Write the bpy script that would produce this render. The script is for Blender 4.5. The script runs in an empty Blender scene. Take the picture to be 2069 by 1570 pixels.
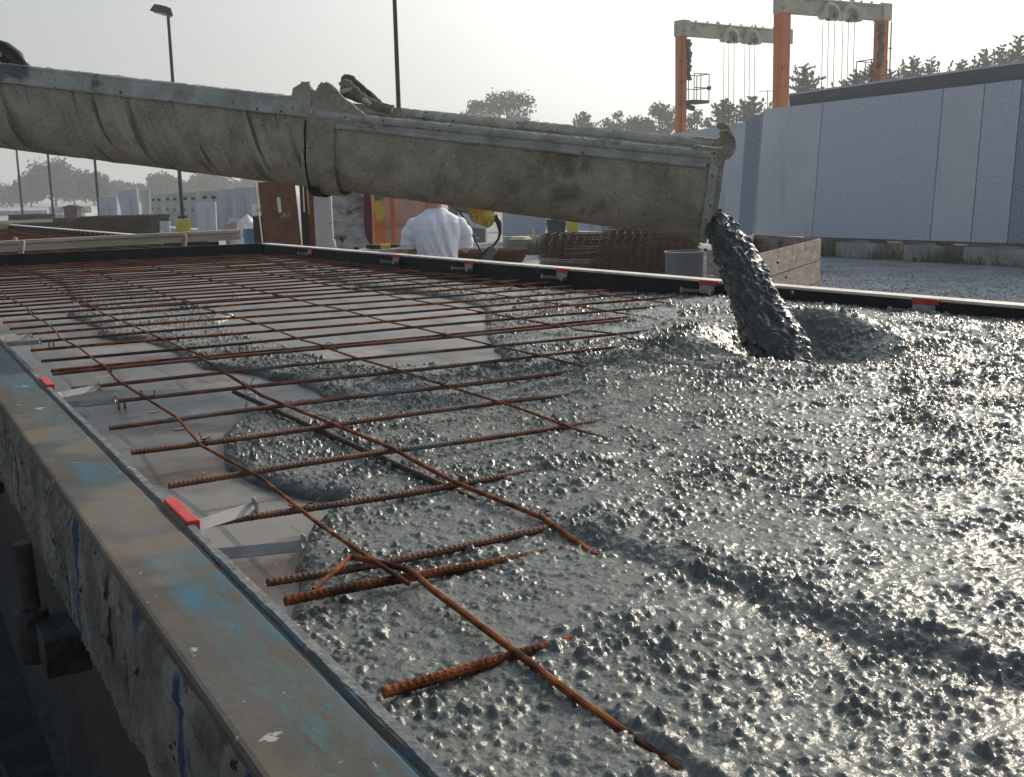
import bpy, bmesh, math, random
import numpy as np
from mathutils import Vector, Matrix

random.seed(7); rng = np.random.default_rng(11)
S = bpy.context.scene; COL = S.collection
R = math.radians
PI = math.pi

# ------------------------------------------------------------------ camera
F = 2265.98; CX, CY = 1034.5, 785.0          # focal length and centre in photo pixels
M = Matrix(((0.8676094576, 0.1053012591, -0.4859685935),
            (-0.4967737680, 0.1409635721, -0.8563557057),
            (-0.0216714652, 0.9843987587, 0.1746123216)))
CAM = Vector((0, 0, 1.56))
cd = bpy.data.cameras.new('camera'); cam = bpy.data.objects.new('camera', cd); COL.objects.link(cam)
Mc = Matrix((M.col[0], M.col[1], M.col[2])).transposed()
cam.matrix_world = Matrix.Translation(CAM) @ Mc.to_4x4()
cd.sensor_width = 36; cd.sensor_fit = 'HORIZONTAL'; cd.lens = 36 * F / 2069
cd.clip_start = 0.05; cd.clip_end = 3000
S.camera = cam

# ------------------------------------------------------------------ sky and sun
SUN_AZ, SUN_EL = R(67), R(30)                # azimuth measured from +Y towards +X
SUND = Vector((math.sin(SUN_AZ) * math.cos(SUN_EL), math.cos(SUN_AZ) * math.cos(SUN_EL), math.sin(SUN_EL)))
W = bpy.data.worlds.new('World'); S.world = W; W.use_nodes = True
nt = W.node_tree; N = nt.nodes; L = nt.links; N.clear()
def wn(t, **k):
    n = N.new(t)
    for a, b in k.items(): setattr(n, a, b)
    return n
def wmath(op, a, b=None, clamp=False):
    n = wn('ShaderNodeMath', operation=op, use_clamp=clamp)
    for i, v in enumerate((a, b)):
        if v is None: continue
        if isinstance(v, (int, float)): n.inputs[i].default_value = v
        else: L.new(v, n.inputs[i])
    return n.outputs[0]
sky = wn('ShaderNodeTexSky', sky_type='NISHITA', sun_disc=False, sun_elevation=SUN_EL, sun_rotation=SUN_AZ)
sky.air_density = 1.3; sky.dust_density = 5.0; sky.ozone_density = 2.0
tc = wn('ShaderNodeTexCoord')
dot = wn('ShaderNodeVectorMath', operation='DOT_PRODUCT'); L.new(tc.outputs['Generated'], dot.inputs[0]); dot.inputs[1].default_value = SUND
sep = wn('ShaderNodeSeparateXYZ'); L.new(tc.outputs['Generated'], sep.inputs[0])
glow = wmath('POWER', wmath('MAXIMUM', dot.outputs['Value'], 0.0), 5.0)
glow = wmath('MINIMUM', glow, 0.30)
elev = wmath('POWER', wmath('SUBTRACT', 1.0, wmath('MAXIMUM', sep.outputs['Z'], 0.0), True), 2.0)
hz = wn('ShaderNodeMix', data_type='RGBA'); L.new(elev, hz.inputs['Factor'])
skys = wn('ShaderNodeMix', data_type='RGBA', blend_type='MULTIPLY'); skys.inputs['Factor'].default_value = 1
L.new(sky.outputs[0], skys.inputs['A']); skys.inputs['B'].default_value = (.66, .84, .98, 1)
L.new(skys.outputs['Result'], hz.inputs['A']); hz.inputs['B'].default_value = (5.25, 5.3, 5.3, 1)
gl = wn('ShaderNodeMix', data_type='RGBA', blend_type='MULTIPLY'); gl.inputs['Factor'].default_value = 1
gl.inputs['A'].default_value = (23, 21.8, 20.2, 1)
cmb = wn('ShaderNodeCombineColor'); [L.new(glow, cmb.inputs[i]) for i in range(3)]
L.new(cmb.outputs[0], gl.inputs['B'])
add = wn('ShaderNodeMix', data_type='RGBA', blend_type='ADD'); add.inputs['Factor'].default_value = 1
L.new(hz.outputs['Result'], add.inputs['A']); L.new(gl.outputs['Result'], add.inputs['B'])
bg = wn('ShaderNodeBackground'); bg.inputs['Strength'].default_value = 0.10
out = wn('ShaderNodeOutputWorld'); L.new(add.outputs['Result'], bg.inputs['Color']); L.new(bg.outputs[0], out.inputs['Surface'])

ld = bpy.data.lights.new('sun', 'SUN'); sun = bpy.data.objects.new('sun', ld); COL.objects.link(sun)
ld.energy = 2.9; ld.angle = R(0.7); ld.color = (1.0, 0.86, 0.70)
sun.rotation_euler = (-SUND).to_track_quat('-Z', 'Y').to_euler(); sun.location = (20, 20, 30)

S.view_settings.view_transform = 'Standard'; S.view_settings.look = 'None'
S.view_settings.exposure = 0.1; S.view_settings.gamma = 1
S.render.engine = 'CYCLES'; S.cycles.max_bounces = 6; S.cycles.volume_bounces = 0
S.cycles.sample_clamp_indirect = 4; S.cycles.sample_clamp_direct = 12

# ------------------------------------------------------------------ placement helpers
def ray(px, py): return M @ (Vector((px - CX, CY - py, -F)) / F)
def az(px, py, z): r = ray(px, py); return CAM + r * ((z - CAM.z) / r.z)      # meet a level plane
def ay(px, py, y): r = ray(px, py); return CAM + r * (y / r.y)
def ax(px, py, x): r = ray(px, py); return CAM + r * (x / r.x)
def ad(px, py, d): return CAM + ray(px, py) * d                               # at depth d
def hor(px): return 412 - .022 * (px + 280)                                    # horizon row
def gp(px, d):                                                                  # ground point below column px at depth d
    p = ad(px, hor(px), d); p.z = 0; return p
VY = math.atan2(-.4968, .8676)                                                 # yaw of the view's right axis

# ------------------------------------------------------------------ object helpers
def tag(o, label=None, cat=None, group=None, kind=None):
    if label: o['label'] = label
    if cat: o['category'] = cat
    if group: o['group'] = group
    if kind: o['kind'] = kind
    return o
def empty(name, loc, rz=0, label=None, cat=None, group=None):
    o = bpy.data.objects.new(name, None); COL.objects.link(o); o.empty_display_size = .1
    o.location = loc; o.rotation_euler = (0, 0, rz)
    return tag(o, label, cat, group)
def copy_tree(o, parent=None):
    c = o.copy(); COL.objects.link(c); c.parent = parent
    for ch in list(o.children): copy_tree(ch, c)
    return c
class MB:
    def __init__(s): s.v = []; s.f = []; s.sm = False
    def add(s, vs, fs):
        b = len(s.v); s.v += [tuple(v) for v in vs]; s.f += [tuple(b + i for i in f) for f in fs]; return s
    def box(s, c, d, rz=0, rx=0, ry=0, taper=1.0):
        m = Matrix.Rotation(rz, 3, 'Z') @ Matrix.Rotation(ry, 3, 'Y') @ Matrix.Rotation(rx, 3, 'X')
        vs = []
        for z in (-1, 1):
            t = taper if z > 0 else 1
            for x, y in ((-1, -1), (1, -1), (1, 1), (-1, 1)):
                vs.append(Vector(c) + m @ Vector((x * d[0] / 2 * t, y * d[1] / 2 * t, z * d[2] / 2)))
        return s.add(vs, [(0, 3, 2, 1), (4, 5, 6, 7), (0, 1, 5, 4), (1, 2, 6, 5), (2, 3, 7, 6), (3, 0, 4, 7)])
    def tube(s, pts, r, n=8, caps=True):
        pts = [Vector(p) for p in pts]; k = len(pts)
        rs = r if isinstance(r, (list, tuple, np.ndarray)) else [r] * k
        T = []
        for i in range(k):
            t = pts[min(i + 1, k - 1)] - pts[max(i - 1, 0)]; T.append(t.normalized() if t.length > 1e-9 else Vector((0, 0, 1)))
        up = Vector((0, 0, 1)) if abs(T[0].z) < .9 else Vector((1, 0, 0))
        a = T[0].cross(up).normalized(); vs = []
        for i in range(k):
            a = (a - T[i] * a.dot(T[i])).normalized(); b = T[i].cross(a)
            for j in range(n):
                t = 2 * PI * j / n; vs.append(pts[i] + (a * math.cos(t) + b * math.sin(t)) * rs[i])
        fs = [(i * n + j, i * n + (j + 1) % n, (i + 1) * n + (j + 1) % n, (i + 1) * n + j) for i in range(k - 1) for j in range(n)]
        if caps: fs += [tuple(range(n))[::-1], tuple((k - 1) * n + j for j in range(n))]
        return s.add(vs, fs)
    def prism(s, poly, o, u, v, w, t):
        """polygon (a,b) in frame o + a*u + b*v, extruded by w*t"""
        o, u, v, w = map(Vector, (o, u, v, w)); n = len(poly)
        vs = [o + u * a + v * b for a, b in poly]; vs += [p + w * t for p in vs]
        return s.add(vs, [tuple(range(n))[::-1], tuple(range(n, 2 * n))] + [(i, (i + 1) % n, n + (i + 1) % n, n + i) for i in range(n)])
    def lathe(s, prof, c, n=20):
        c = Vector(c); vs = []; k = len(prof)
        for r, z in prof:
            for j in range(n): t = 2 * PI * j / n; vs.append(c + Vector((r * math.cos(t), r * math.sin(t), z)))
        return s.add(vs, [(i * n + j, i * n + (j + 1) % n, (i + 1) * n + (j + 1) % n, (i + 1) * n + j) for i in range(k - 1) for j in range(n)])
    def build(s, name, mat, parent=None, smooth=False, bevel=0, loc=None, recalc=True):
        me = bpy.data.meshes.new(name); me.from_pydata(s.v, [], s.f); me.update()
        if recalc:
            b = bmesh.new(); b.from_mesh(me); bmesh.ops.recalc_face_normals(b, faces=b.faces); b.to_mesh(me); b.free()
        if smooth: me.polygons.foreach_set('use_smooth', [True] * len(me.polygons))
        o = bpy.data.objects.new(name, me); COL.objects.link(o); me.materials.append(mat)
        if parent: o.parent = parent
        if loc is not None: o.location = loc
        if bevel:
            m = o.modifiers.new('bevel', 'BEVEL'); m.width = bevel; m.segments = 2; m.limit_method = 'ANGLE'
        return o

# ------------------------------------------------------------------ materials
def mat(name, cols, scale=4, rough=.8, metal=0, bump=0, bscale=30, detail=6, stretch=(1, 1, 1), spec=.5,
        spots=(), rvar=0, bdist=.02, world=False, bdetail=5, rot=None):
    m = bpy.data.materials.new(name); m.use_nodes = True; t = m.node_tree; n = t.nodes; l = t.links
    bs = n['Principled BSDF']; bs.inputs['Metallic'].default_value = metal; bs.inputs['Specular IOR Level'].default_value = spec
    if world: g = n.new('ShaderNodeNewGeometry'); co = g.outputs['Position']
    else: g = n.new('ShaderNodeTexCoord'); co = g.outputs['Object']
    if rot is not None: m0 = n.new('ShaderNodeMapping'); m0.inputs['Rotation'].default_value = rot; l.new(co, m0.inputs[0]); co = m0.outputs[0]
    mp = n.new('ShaderNodeMapping'); mp.inputs['Scale'].default_value = stretch; l.new(co, mp.inputs[0])
    nz = n.new('ShaderNodeTexNoise'); nz.inputs['Scale'].default_value = scale; nz.inputs['Detail'].default_value = detail
    nz.inputs['Roughness'].default_value = .62; l.new(mp.outputs[0], nz.inputs[0])
    cr = n.new('ShaderNodeValToRGB'); l.new(nz.outputs[0], cr.inputs[0])
    k = len(cols); e = cr.color_ramp.elements
    while len(e) < k: e.new(.5)
    for i, c in enumerate(cols):
        e[i].position = .5 if k == 1 else .34 + .32 * i / (k - 1); e[i].color = (*c, 1)
    col = cr.outputs[0]
    for j, sp in enumerate(spots):           # (colour, scale, threshold, softness[, stretch])
        c, sc, th, so = sp[:4]
        n2 = n.new('ShaderNodeTexNoise'); n2.inputs['Scale'].default_value = sc; n2.inputs['Detail'].default_value = 7
        n2.inputs['Roughness'].default_value = .6
        mp2 = n.new('ShaderNodeMapping'); mp2.inputs['Location'].default_value = (3.1 * j + 1.7, 5.3 * j, 2.2 * j)
        if len(sp) > 4: mp2.inputs['Scale'].default_value = sp[4]
        l.new(co, mp2.inputs[0]); l.new(mp2.outputs[0], n2.inputs[0])
        mr = n.new('ShaderNodeMapRange'); mr.inputs['From Min'].default_value = th; mr.inputs['From Max'].default_value = th + so
        l.new(n2.outputs[0], mr.inputs[0])
        mx = n.new('ShaderNodeMix'); mx.data_type = 'RGBA'; l.new(mr.outputs[0], mx.inputs['Factor']); l.new(col, mx.inputs['A'])
        mx.inputs['B'].default_value = (*c, 1); col = mx.outputs['Result']
    l.new(col, bs.inputs['Base Color'])
    bs.inputs['Roughness'].default_value = rough
    if rvar:
        mr = n.new('ShaderNodeMapRange'); l.new(nz.outputs[0], mr.inputs[0]); mr.inputs['From Min'].default_value = .3; mr.inputs['From Max'].default_value = .7
        mr.inputs['To Min'].default_value = rough - rvar; mr.inputs['To Max'].default_value = rough + rvar; l.new(mr.outputs[0], bs.inputs['Roughness'])
    if bump:
        nb = n.new('ShaderNodeTexNoise'); nb.inputs['Scale'].default_value = bscale; nb.inputs['Detail'].default_value = bdetail; l.new(co, nb.inputs[0])
        b = n.new('ShaderNodeBump'); b.inputs['Strength'].default_value = bump; b.inputs['Distance'].default_value = bdist
        l.new(nb.outputs[0], b.inputs['Height']); l.new(b.outputs[0], bs.inputs['Normal'])
    return m

MT = {}
MT['ground'] = mat('gravel_ground', [(.26, .27, .27), (.34, .35, .345), (.42, .425, .42)], 1.3, .95, spec=.2, bump=.5, bscale=22, bdist=.05, world=True,
                   spots=[((.21, .22, .22), .35, .56, .12), ((.50, .49, .47), 18, .60, .06), ((.14, .145, .145), 30, .63, .05)])
MT['wetc'] = mat('wet_concrete', [(.092, .100, .086), (.126, .133, .115), (.168, .172, .148)], 26, .22, bump=.42, bscale=200, bdist=.0045, spec=.38, rvar=.05,
                 spots=[((.23, .225, .19), 5, .56, .2), ((.075, .085, .075), 60, .60, .08)])
MT['stream'] = mat('falling_concrete', [(.020, .023, .022), (.040, .045, .043), (.06, .065, .06)], 20, .22, bump=.5, bscale=150, bdist=.004, spec=.7)
MT['deck'] = mat('steel_deck', [(.10, .098, .093), (.14, .137, .13), (.18, .174, .165)], 2.2, .42, metal=.25, bump=.12, bscale=120, bdist=.002, rvar=.1,
                 stretch=(1, 6, 1), spots=[((.24, .225, .20), 1.8, .53, .10), ((.095, .062, .042), 2.6, .55, .10), ((.07, .068, .065), 4.5, .56, .08, (1, .35, 1)), ((.30, .29, .26), 60, .66, .03), ((.05, .045, .04), 110, .69, .03), ((.25, .25, .24), 26, .66, .02, (1, .06, 1)), ((.07, .07, .07), 20, .67, .02, (.5, .05, 1)), ((.10, .11, .115), 2.1, .60, .15, (1, 3, 1))])
MT['rust'] = mat('rusty_rebar', [(.085, .026, .011), (.20, .060, .019), (.36, .12, .036)], 26, .9, spec=.2, bump=.5, bscale=320, bdist=.0016,
                 spots=[((.045, .02, .014), 7, .54, .1), ((.13, .135, .125), 13, .66, .03)])
MT['rustd'] = mat('dark_rebar', [(.035, .016, .012), (.075, .03, .018), (.13, .05, .025)], 24, .8, bump=.5, bscale=300, bdist=.0015,
                  spots=[((.10, .105, .10), 9, .64, .04)])
MT['rustc'] = mat('slurry_coated_rebar', [(.06, .03, .02), (.13, .05, .025), (.2, .08, .035)], 24, .7, bump=.5, bscale=300, bdist=.0015,
                  spots=[((.11, .12, .115), 3.1, .56, .03)])
MT['rustblack'] = mat('blackened_mesh', [(.012, .008, .006), (.028, .016, .012), (.05, .028, .018)], 6, .95, spec=.1)
MT['rustdark'] = mat('dark_rusty_mesh', [(.04, .018, .012), (.085, .038, .02), (.14, .065, .035)], 6, .9)
MT['rustfar'] = mat('rusty_mesh', [(.05, .02, .012), (.11, .038, .018), (.19, .07, .028)], 6, .9, spec=.2)
MT['black'] = mat('black_form_steel', [(.006, .007, .009), (.010, .012, .015), (.018, .02, .023)], 9, .7, spec=.2, bump=.25, bscale=60, bdist=.003,
                  spots=[((.08, .08, .078), 14, .66, .05)])
MT['railtop'] = mat('pale_rail_edge', [(.52, .47, .40), (.64, .59, .51), (.76, .71, .63)], 5, .7, bump=.2, bscale=60, bdist=.003,
                    spots=[((.2, .17, .14), 7, .6, .1)])
MT['chute'] = mat('cement_crusted_steel', [(.29, .265, .205), (.39, .36, .29), (.50, .465, .385)], 9, .95, spec=.2, bump=1, bscale=130, bdist=.010, rvar=.05,
                  spots=[((.20, .18, .13), 3.2, .55, .12, (1.2, 1.2, 1.2)), ((.52, .48, .40), 90, .60, .06), ((.17, .145, .11), 120, .60, .05), ((.22, .20, .155), 5, .58, .08, (3, 1, 1)), ((.16, .06, .03), 6, .72, .03)])
MT['chutes'] = mat('drip_streaked_cement_crust', [(.29, .265, .21), (.39, .36, .29), (.49, .46, .38)], 9, .95, spec=.2, bump=1, bscale=130, bdist=.010, rot=(0, .25, R(45)),
                   spots=[((.48, .46, .40), 2.6, .57, .06, (4.5, 1, .8)), ((.20, .185, .15), 2.2, .54, .09, (9, 1, .7)), ((.15, .14, .115), 3.0, .585, .05, (11, 1.2, .5)), ((.52, .48, .40), 90, .60, .06), ((.17, .145, .11), 120, .60, .05)])
MT['chutetop'] = mat('cement_crusted_rim', [(.30, .31, .28), (.40, .41, .37), (.50, .51, .47)], 12, .9, bump=1, bscale=80, bdist=.008,
                     spots=[((.13, .145, .14), 5, .57, .08), ((.09, .09, .08), 40, .63, .04)])
MT['eargrey'] = mat('grey_dark_crust', [(.10, .098, .085), (.17, .165, .14), (.25, .24, .21)], 14, .9, spec=.2, bump=1, bscale=80, bdist=.008)
MT['darkcrust'] = mat('dark_wet_crust', [(.014, .014, .013), (.028, .027, .024), (.05, .048, .042)], 14, .7, spec=.3, bump=1, bscale=60, bdist=.008)
MT['red'] = mat('red_plastic', [(.42, .02, .016), (.52, .03, .024), (.60, .05, .04)], 12, .45, spots=[((.30, .05, .04), 18, .62, .08)])
MT['galv'] = mat('galvanised_steel', [(.24, .235, .225), (.33, .32, .305), (.42, .41, .39)], 20, .45, metal=.1, bump=.1, bscale=80, bdist=.001)
MT['plastic'] = mat('clear_white_plastic', [(.62, .62, .60), (.72, .72, .70)], 8, .35)
MT['hole'] = mat('dark_hole', [(.004, .004, .004), (.01, .01, .01)], 8, .9)
MT['orange'] = mat('orange_paint', [(.44, .12, .03), (.56, .155, .04), (.62, .19, .05)], 1.2, .6, bump=.1, bscale=8, spots=[((.22, .07, .03), 2.2, .62, .1)])
MT['cream'] = mat('cream_crane_paint', [(.34, .31, .25), (.44, .40, .33), (.52, .48, .40)], 1.2, .65, spots=[((.16, .16, .14), 2.5, .60, .1)])
MT['cranedark'] = mat('dark_crane_steel', [(.06, .055, .05), (.10, .09, .08)], 2, .7)
MT['precast'] = mat('white_precast_panel', [(.50, .54, .58), (.56, .60, .635), (.61, .65, .68)], .5, .85, bump=.25, bscale=26, bdist=.01, detail=8,
                    spots=[((.52, .53, .52), .35, .56, .2), ((.36, .40, .44), 1.6, .57, .12, (1, 1, .18)), ((.62, .65, .66), 3, .62, .08, (1, 1, .3))])
MT['precastb'] = mat('exposed_aggregate_panel', [(.40, .45, .52), (.50, .555, .625), (.60, .65, .72)], 26, .9, bump=.5, bscale=34, bdist=.01, detail=3)
MT['precastd'] = mat('dark_exposed_aggregate', [(.20, .23, .29), (.29, .32, .40), (.42, .45, .52)], 26, .9, bump=.6, bscale=22, bdist=.015, detail=3)
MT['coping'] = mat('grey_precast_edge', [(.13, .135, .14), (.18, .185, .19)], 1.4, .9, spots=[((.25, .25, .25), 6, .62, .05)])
MT['panelwarm'] = mat('warm_grey_panel', [(.38, .37, .35), (.47, .46, .43), (.56, .55, .52)], .8, .9, spots=[((.28, .26, .24), 1.5, .62, .1)])
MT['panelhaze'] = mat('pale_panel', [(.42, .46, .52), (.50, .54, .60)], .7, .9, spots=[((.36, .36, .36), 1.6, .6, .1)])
MT['conc'] = mat('dry_concrete_block', [(.28, .27, .25), (.37, .36, .34), (.45, .44, .41)], 2.5, .95, bump=.4, bscale=14)
MT['grass'] = mat('weeds', [(.05, .075, .025), (.09, .12, .04), (.17, .17, .08)], 9, .9)
MT['leaf'] = mat('tree_leaves', [(.026, .046, .034), (.042, .066, .048), (.064, .09, .062)], .6, .85)
MT['leafd'] = mat('dark_conifer_leaves', [(.022, .036, .034), (.038, .056, .05), (.058, .078, .066)], .6, .9)
MT['bark'] = mat('tree_bark', [(.05, .04, .03), (.09, .075, .06)], 4, .95)
MT['pole'] = mat('dark_lamp_pole', [(.010, .012, .015), (.018, .021, .024)], 2, .6, spec=.25)
MT['lampglass'] = mat('lamp_glass', [(.25, .25, .23), (.35, .35, .32)], 3, .25)
MT['yellow'] = mat('yellow_paint', [(.62, .46, .02), (.75, .56, .03)], 3, .6, bump=.1)
MT['yellowp'] = mat('crumpled_yellow_cloth', [(.26, .17, .03), (.44, .30, .05), (.60, .46, .14)], 9, .75, bump=1, bscale=16, bdist=.04, spots=[((.24, .21, .16), 7, .55, .1)])
MT['green'] = mat('dark_green_bin', [(.025, .04, .03), (.04, .055, .042)], 4, .5)
MT['wood'] = mat('weathered_plywood', [(.22, .17, .14), (.31, .25, .21), (.40, .33, .28)], 3, .9, stretch=(1, 1, 6), bump=.5, bscale=24, spots=[((.12, .08, .06), 5, .58, .1)])
MT['woodl'] = mat('pale_timber', [(.50, .42, .30), (.60, .52, .39), (.68, .60, .47)], 3, .8, stretch=(1, 8, 1), bump=.2, bscale=30)
MT['woodd'] = mat('grey_stained_plywood', [(.42, .40, .38), (.52, .50, .48), (.60, .58, .55)], 2.2, .85, stretch=(1, 1, .4), spots=[((.25, .2, .16), 8, .63, .05)])
MT['marble'] = mat('slurry_smeared_board', [(.08, .08, .085), (.30, .30, .31), (.52, .52, .53)], 2.1, .7, detail=9, stretch=(1, 1, 2.4), spots=[((.02, .02, .02), 2.2, .60, .03)])
MT['brown'] = mat('rust_brown_sheet', [(.10, .036, .014), (.155, .055, .02), (.21, .078, .03)], 7, .75, bump=.3, bscale=40, bdist=.005)
MT['cardboard'] = mat('brown_cardboard', [(.30, .22, .15), (.40, .30, .21)], 4, .9)
MT['pipe'] = mat('beige_pipe', [(.34, .30, .22), (.46, .41, .31), (.55, .50, .39)], 3, .6, stretch=(.4, 3, 3), bump=.2)
MT['stub'] = mat('rusty_pin_pipe', [(.24, .16, .12), (.36, .26, .20), (.46, .36, .30)], 12, .75, bump=.4, bscale=50, bdist=.004)
MT['blue'] = mat('blue_plastic_drum', [(.05, .16, .27), (.08, .22, .36)], 4, .5)
MT['white'] = mat('white_plastic', [(.66, .66, .64), (.78, .78, .76)], 6, .6, spots=[((.4, .32, .22), 9, .63, .06)])
MT['paleyellow'] = mat('pale_yellow_plastic', [(.52, .50, .13), (.62, .60, .19)], 6, .5)
MT['rubber'] = mat('black_rubber', [(.012, .013, .014), (.022, .024, .026)], 8, .45)
MT['shirt'] = mat('white_cotton_shirt', [(.84, .84, .87), (.90, .90, .93)], 3, .9, bump=.9, bscale=7, bdist=.035, bdetail=2, )
MT['skin'] = mat('skin', [(.50, .24, .17), (.58, .29, .21)], 9, .55)
MT['hair'] = mat('brown_hair', [(.05, .03, .02), (.09, .055, .035)], 40, .8)
MT['denim'] = mat('blue_denim', [(.04, .06, .11), (.07, .09, .15)], 20, .9)
MT['boot'] = mat('boot_leather', [(.05, .035, .025), (.08, .055, .04)], 20, .7)
MT['net'] = mat('orange_net', [(.55, .19, .08), (.68, .26, .12)], 4, .8)
MT['maroon'] = mat('maroon_cloth', [(.06, .015, .03), (.10, .03, .05)], 4, .9)
MT['paintred'] = mat('red_spray_paint', [(.5, .08, .09), (.58, .14, .12)], 9, .9)
MT['paintteal'] = mat('teal_spray_paint', [(.06, .16, .15), (.09, .2, .18)], 9, .9)
MT['paintyellow'] = mat('yellow_spray_paint', [(.5, .3, .05), (.6, .38, .08)], 9, .9)
MT['rope'] = mat('frayed_rope', [(.36, .32, .24), (.5, .46, .36)], 60, .95, bump=1, bscale=200, bdist=.004)
MT['scribble'] = mat('grey_marker_paint', [(.42, .42, .40), (.5, .5, .48)], 6, .8)
MT['footing'] = mat('shade_darkened_dirty_floor', [(.018, .02, .021), (.032, .034, .035), (.055, .055, .052)], 5, .95, bump=.9, bscale=40, bdist=.02)  # dirty floor, colour lowered further to hold the deep shade beside the form
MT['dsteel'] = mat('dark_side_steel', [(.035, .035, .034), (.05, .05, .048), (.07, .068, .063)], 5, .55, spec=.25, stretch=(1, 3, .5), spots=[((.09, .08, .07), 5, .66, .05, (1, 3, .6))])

def rail_material():
    """scuffed steel: bare grey brown outer strip, blue paint remnants scraped through on the inner strip, slurry stains"""
    m = bpy.data.materials.new('scuffed_painted_steel'); m.use_nodes = True; t = m.node_tree; n = t.nodes; l = t.links
    bs = n['Principled BSDF']; tc = n.new('ShaderNodeTexCoord'); co = tc.outputs['Object']
    def noise(sc, det=8, st=(1, 1, 1), loc=(0, 0, 0), ro=.62, dist=0):
        mp = n.new('ShaderNodeMapping'); mp.inputs['Scale'].default_value = st; mp.inputs['Location'].default_value = loc; l.new(co, mp.inputs[0])
        a = n.new('ShaderNodeTexNoise'); a.inputs['Scale'].default_value = sc; a.inputs['Detail'].default_value = det
        a.inputs['Roughness'].default_value = ro; a.inputs['Distortion'].default_value = dist; l.new(mp.outputs[0], a.inputs[0]); return a.outputs[0]
    def rng_(v, a, b, c=0, d=1):
        r = n.new('ShaderNodeMapRange'); l.new(v, r.inputs[0]); r.inputs['From Min'].default_value = a; r.inputs['From Max'].default_value = b
        r.inputs['To Min'].default_value = c; r.inputs['To Max'].default_value = d; return r.outputs[0]
    def mth(op, a, b):
        q = n.new('ShaderNodeMath'); q.operation = op
        for i, v in enumerate((a, b)):
            if isinstance(v, (int, float)): q.inputs[i].default_value = v
            else: l.new(v, q.inputs[i])
        return q.outputs[0]
    def mix(fac, a, b):
        q = n.new('ShaderNodeMix'); q.data_type = 'RGBA'; l.new(fac, q.inputs['Factor'])
        if isinstance(a, tuple): q.inputs['A'].default_value = (*a, 1)
        else: l.new(a, q.inputs['A'])
        q.inputs['B'].default_value = (*b, 1); return q.outputs['Result']
    sx = n.new('ShaderNodeSeparateXYZ'); l.new(co, sx.inputs[0])
    col = mix(rng_(noise(5, st=(2, .7, 1)), .35, .65), (.055, .048, .040), (.105, .090, .070))
    col = mix(rng_(noise(2.3, 9, loc=(2, 1, 0)), .50, .62), col, (.085, .082, .078))
    inner = rng_(mth('ADD', sx.outputs[0], mth('MULTIPLY', noise(9, 6), .05)), .055, .075)      # inner part of the top strip
    teal = mth('MULTIPLY', inner, rng_(noise(7, 9, st=(1, .45, 1), loc=(5, 0, 0), ro=.72), .40, .55))
    teal = mth('MULTIPLY', teal, rng_(noise(34, 7, st=(1.8, .5, 1), loc=(9, 3, 0), ro=.75, dist=.6), .40, .60))
    col = mix(mth('MULTIPLY', teal, .85), col, (.06, .125, .13))
    blue = mth('MULTIPLY', inner, rng_(noise(11, 9, st=(1, .5, 1), loc=(1, 7, 0), ro=.76), .505, .57))
    blue = mth('MULTIPLY', blue, rng_(noise(48, 6, st=(1.6, .5, 1), loc=(3, 3, 0), ro=.75, dist=.5), .42, .56))
    col = mix(blue, col, (.03, .125, .185))
    big = rng_(noise(1.2, 3, loc=(0, 3.3, 0)), .53, .60)
    col = mix(mth('MULTIPLY', big, .8), col, (.055, .075, .075))
    bigw = mth('MULTIPLY', rng_(noise(1.7, 4, loc=(4, .3, 0)), .54, .60), .7)
    col = mix(bigw, col, (.17, .14, .10))
    col = mix(rng_(noise(16, 5, loc=(0, 0, 4), dist=.6), .67, .70), col, (.36, .34, .31))
    col = mix(rng_(noise(21, 5, loc=(7, 0, 4)), .70, .73), col, (.26, .10, .04))
    col = mix(rng_(noise(60, 4, st=(1, .5, 1)), .68, .74), col, (.30, .28, .25))
    l.new(col, bs.inputs['Base Color']); bs.inputs['Metallic'].default_value = .05; bs.inputs['Specular IOR Level'].default_value = .22
    l.new(rng_(noise(6, 6), .3, .7, .5, .72), bs.inputs['Roughness'])
    b = n.new('ShaderNodeBump'); b.inputs['Strength'].default_value = .35; b.inputs['Distance'].default_value = .003
    l.new(noise(60, 8), b.inputs['Height']); l.new(b.outputs[0], bs.inputs['Normal'])
    return m
MT['rail'] = rail_material()
MT['web'] = mat('slurry_splashed_blue_steel', [(.10, .095, .08), (.17, .16, .135), (.26, .245, .205)], 8, .95, spec=.2, bump=1, bscale=55, bdist=.012, bdetail=8,
                spots=[((.035, .065, .115), 9, .57, .05, (1, .9, .22)), ((.02, .022, .028), 6, .58, .06, (1, 1, .25)), ((.025, .022, .02), 38, .63, .03), ((.25, .24, .21), 16, .66, .04, (1, 2.5, .3))])
MT['flange'] = mat('grey_lip_steel', [(.11, .125, .13), (.17, .18, .18), (.25, .24, .22)], 30, .85, spec=.2, bump=.7, bscale=120, bdist=.004, spots=[((.33, .31, .27), 22, .60, .08)])

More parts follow.
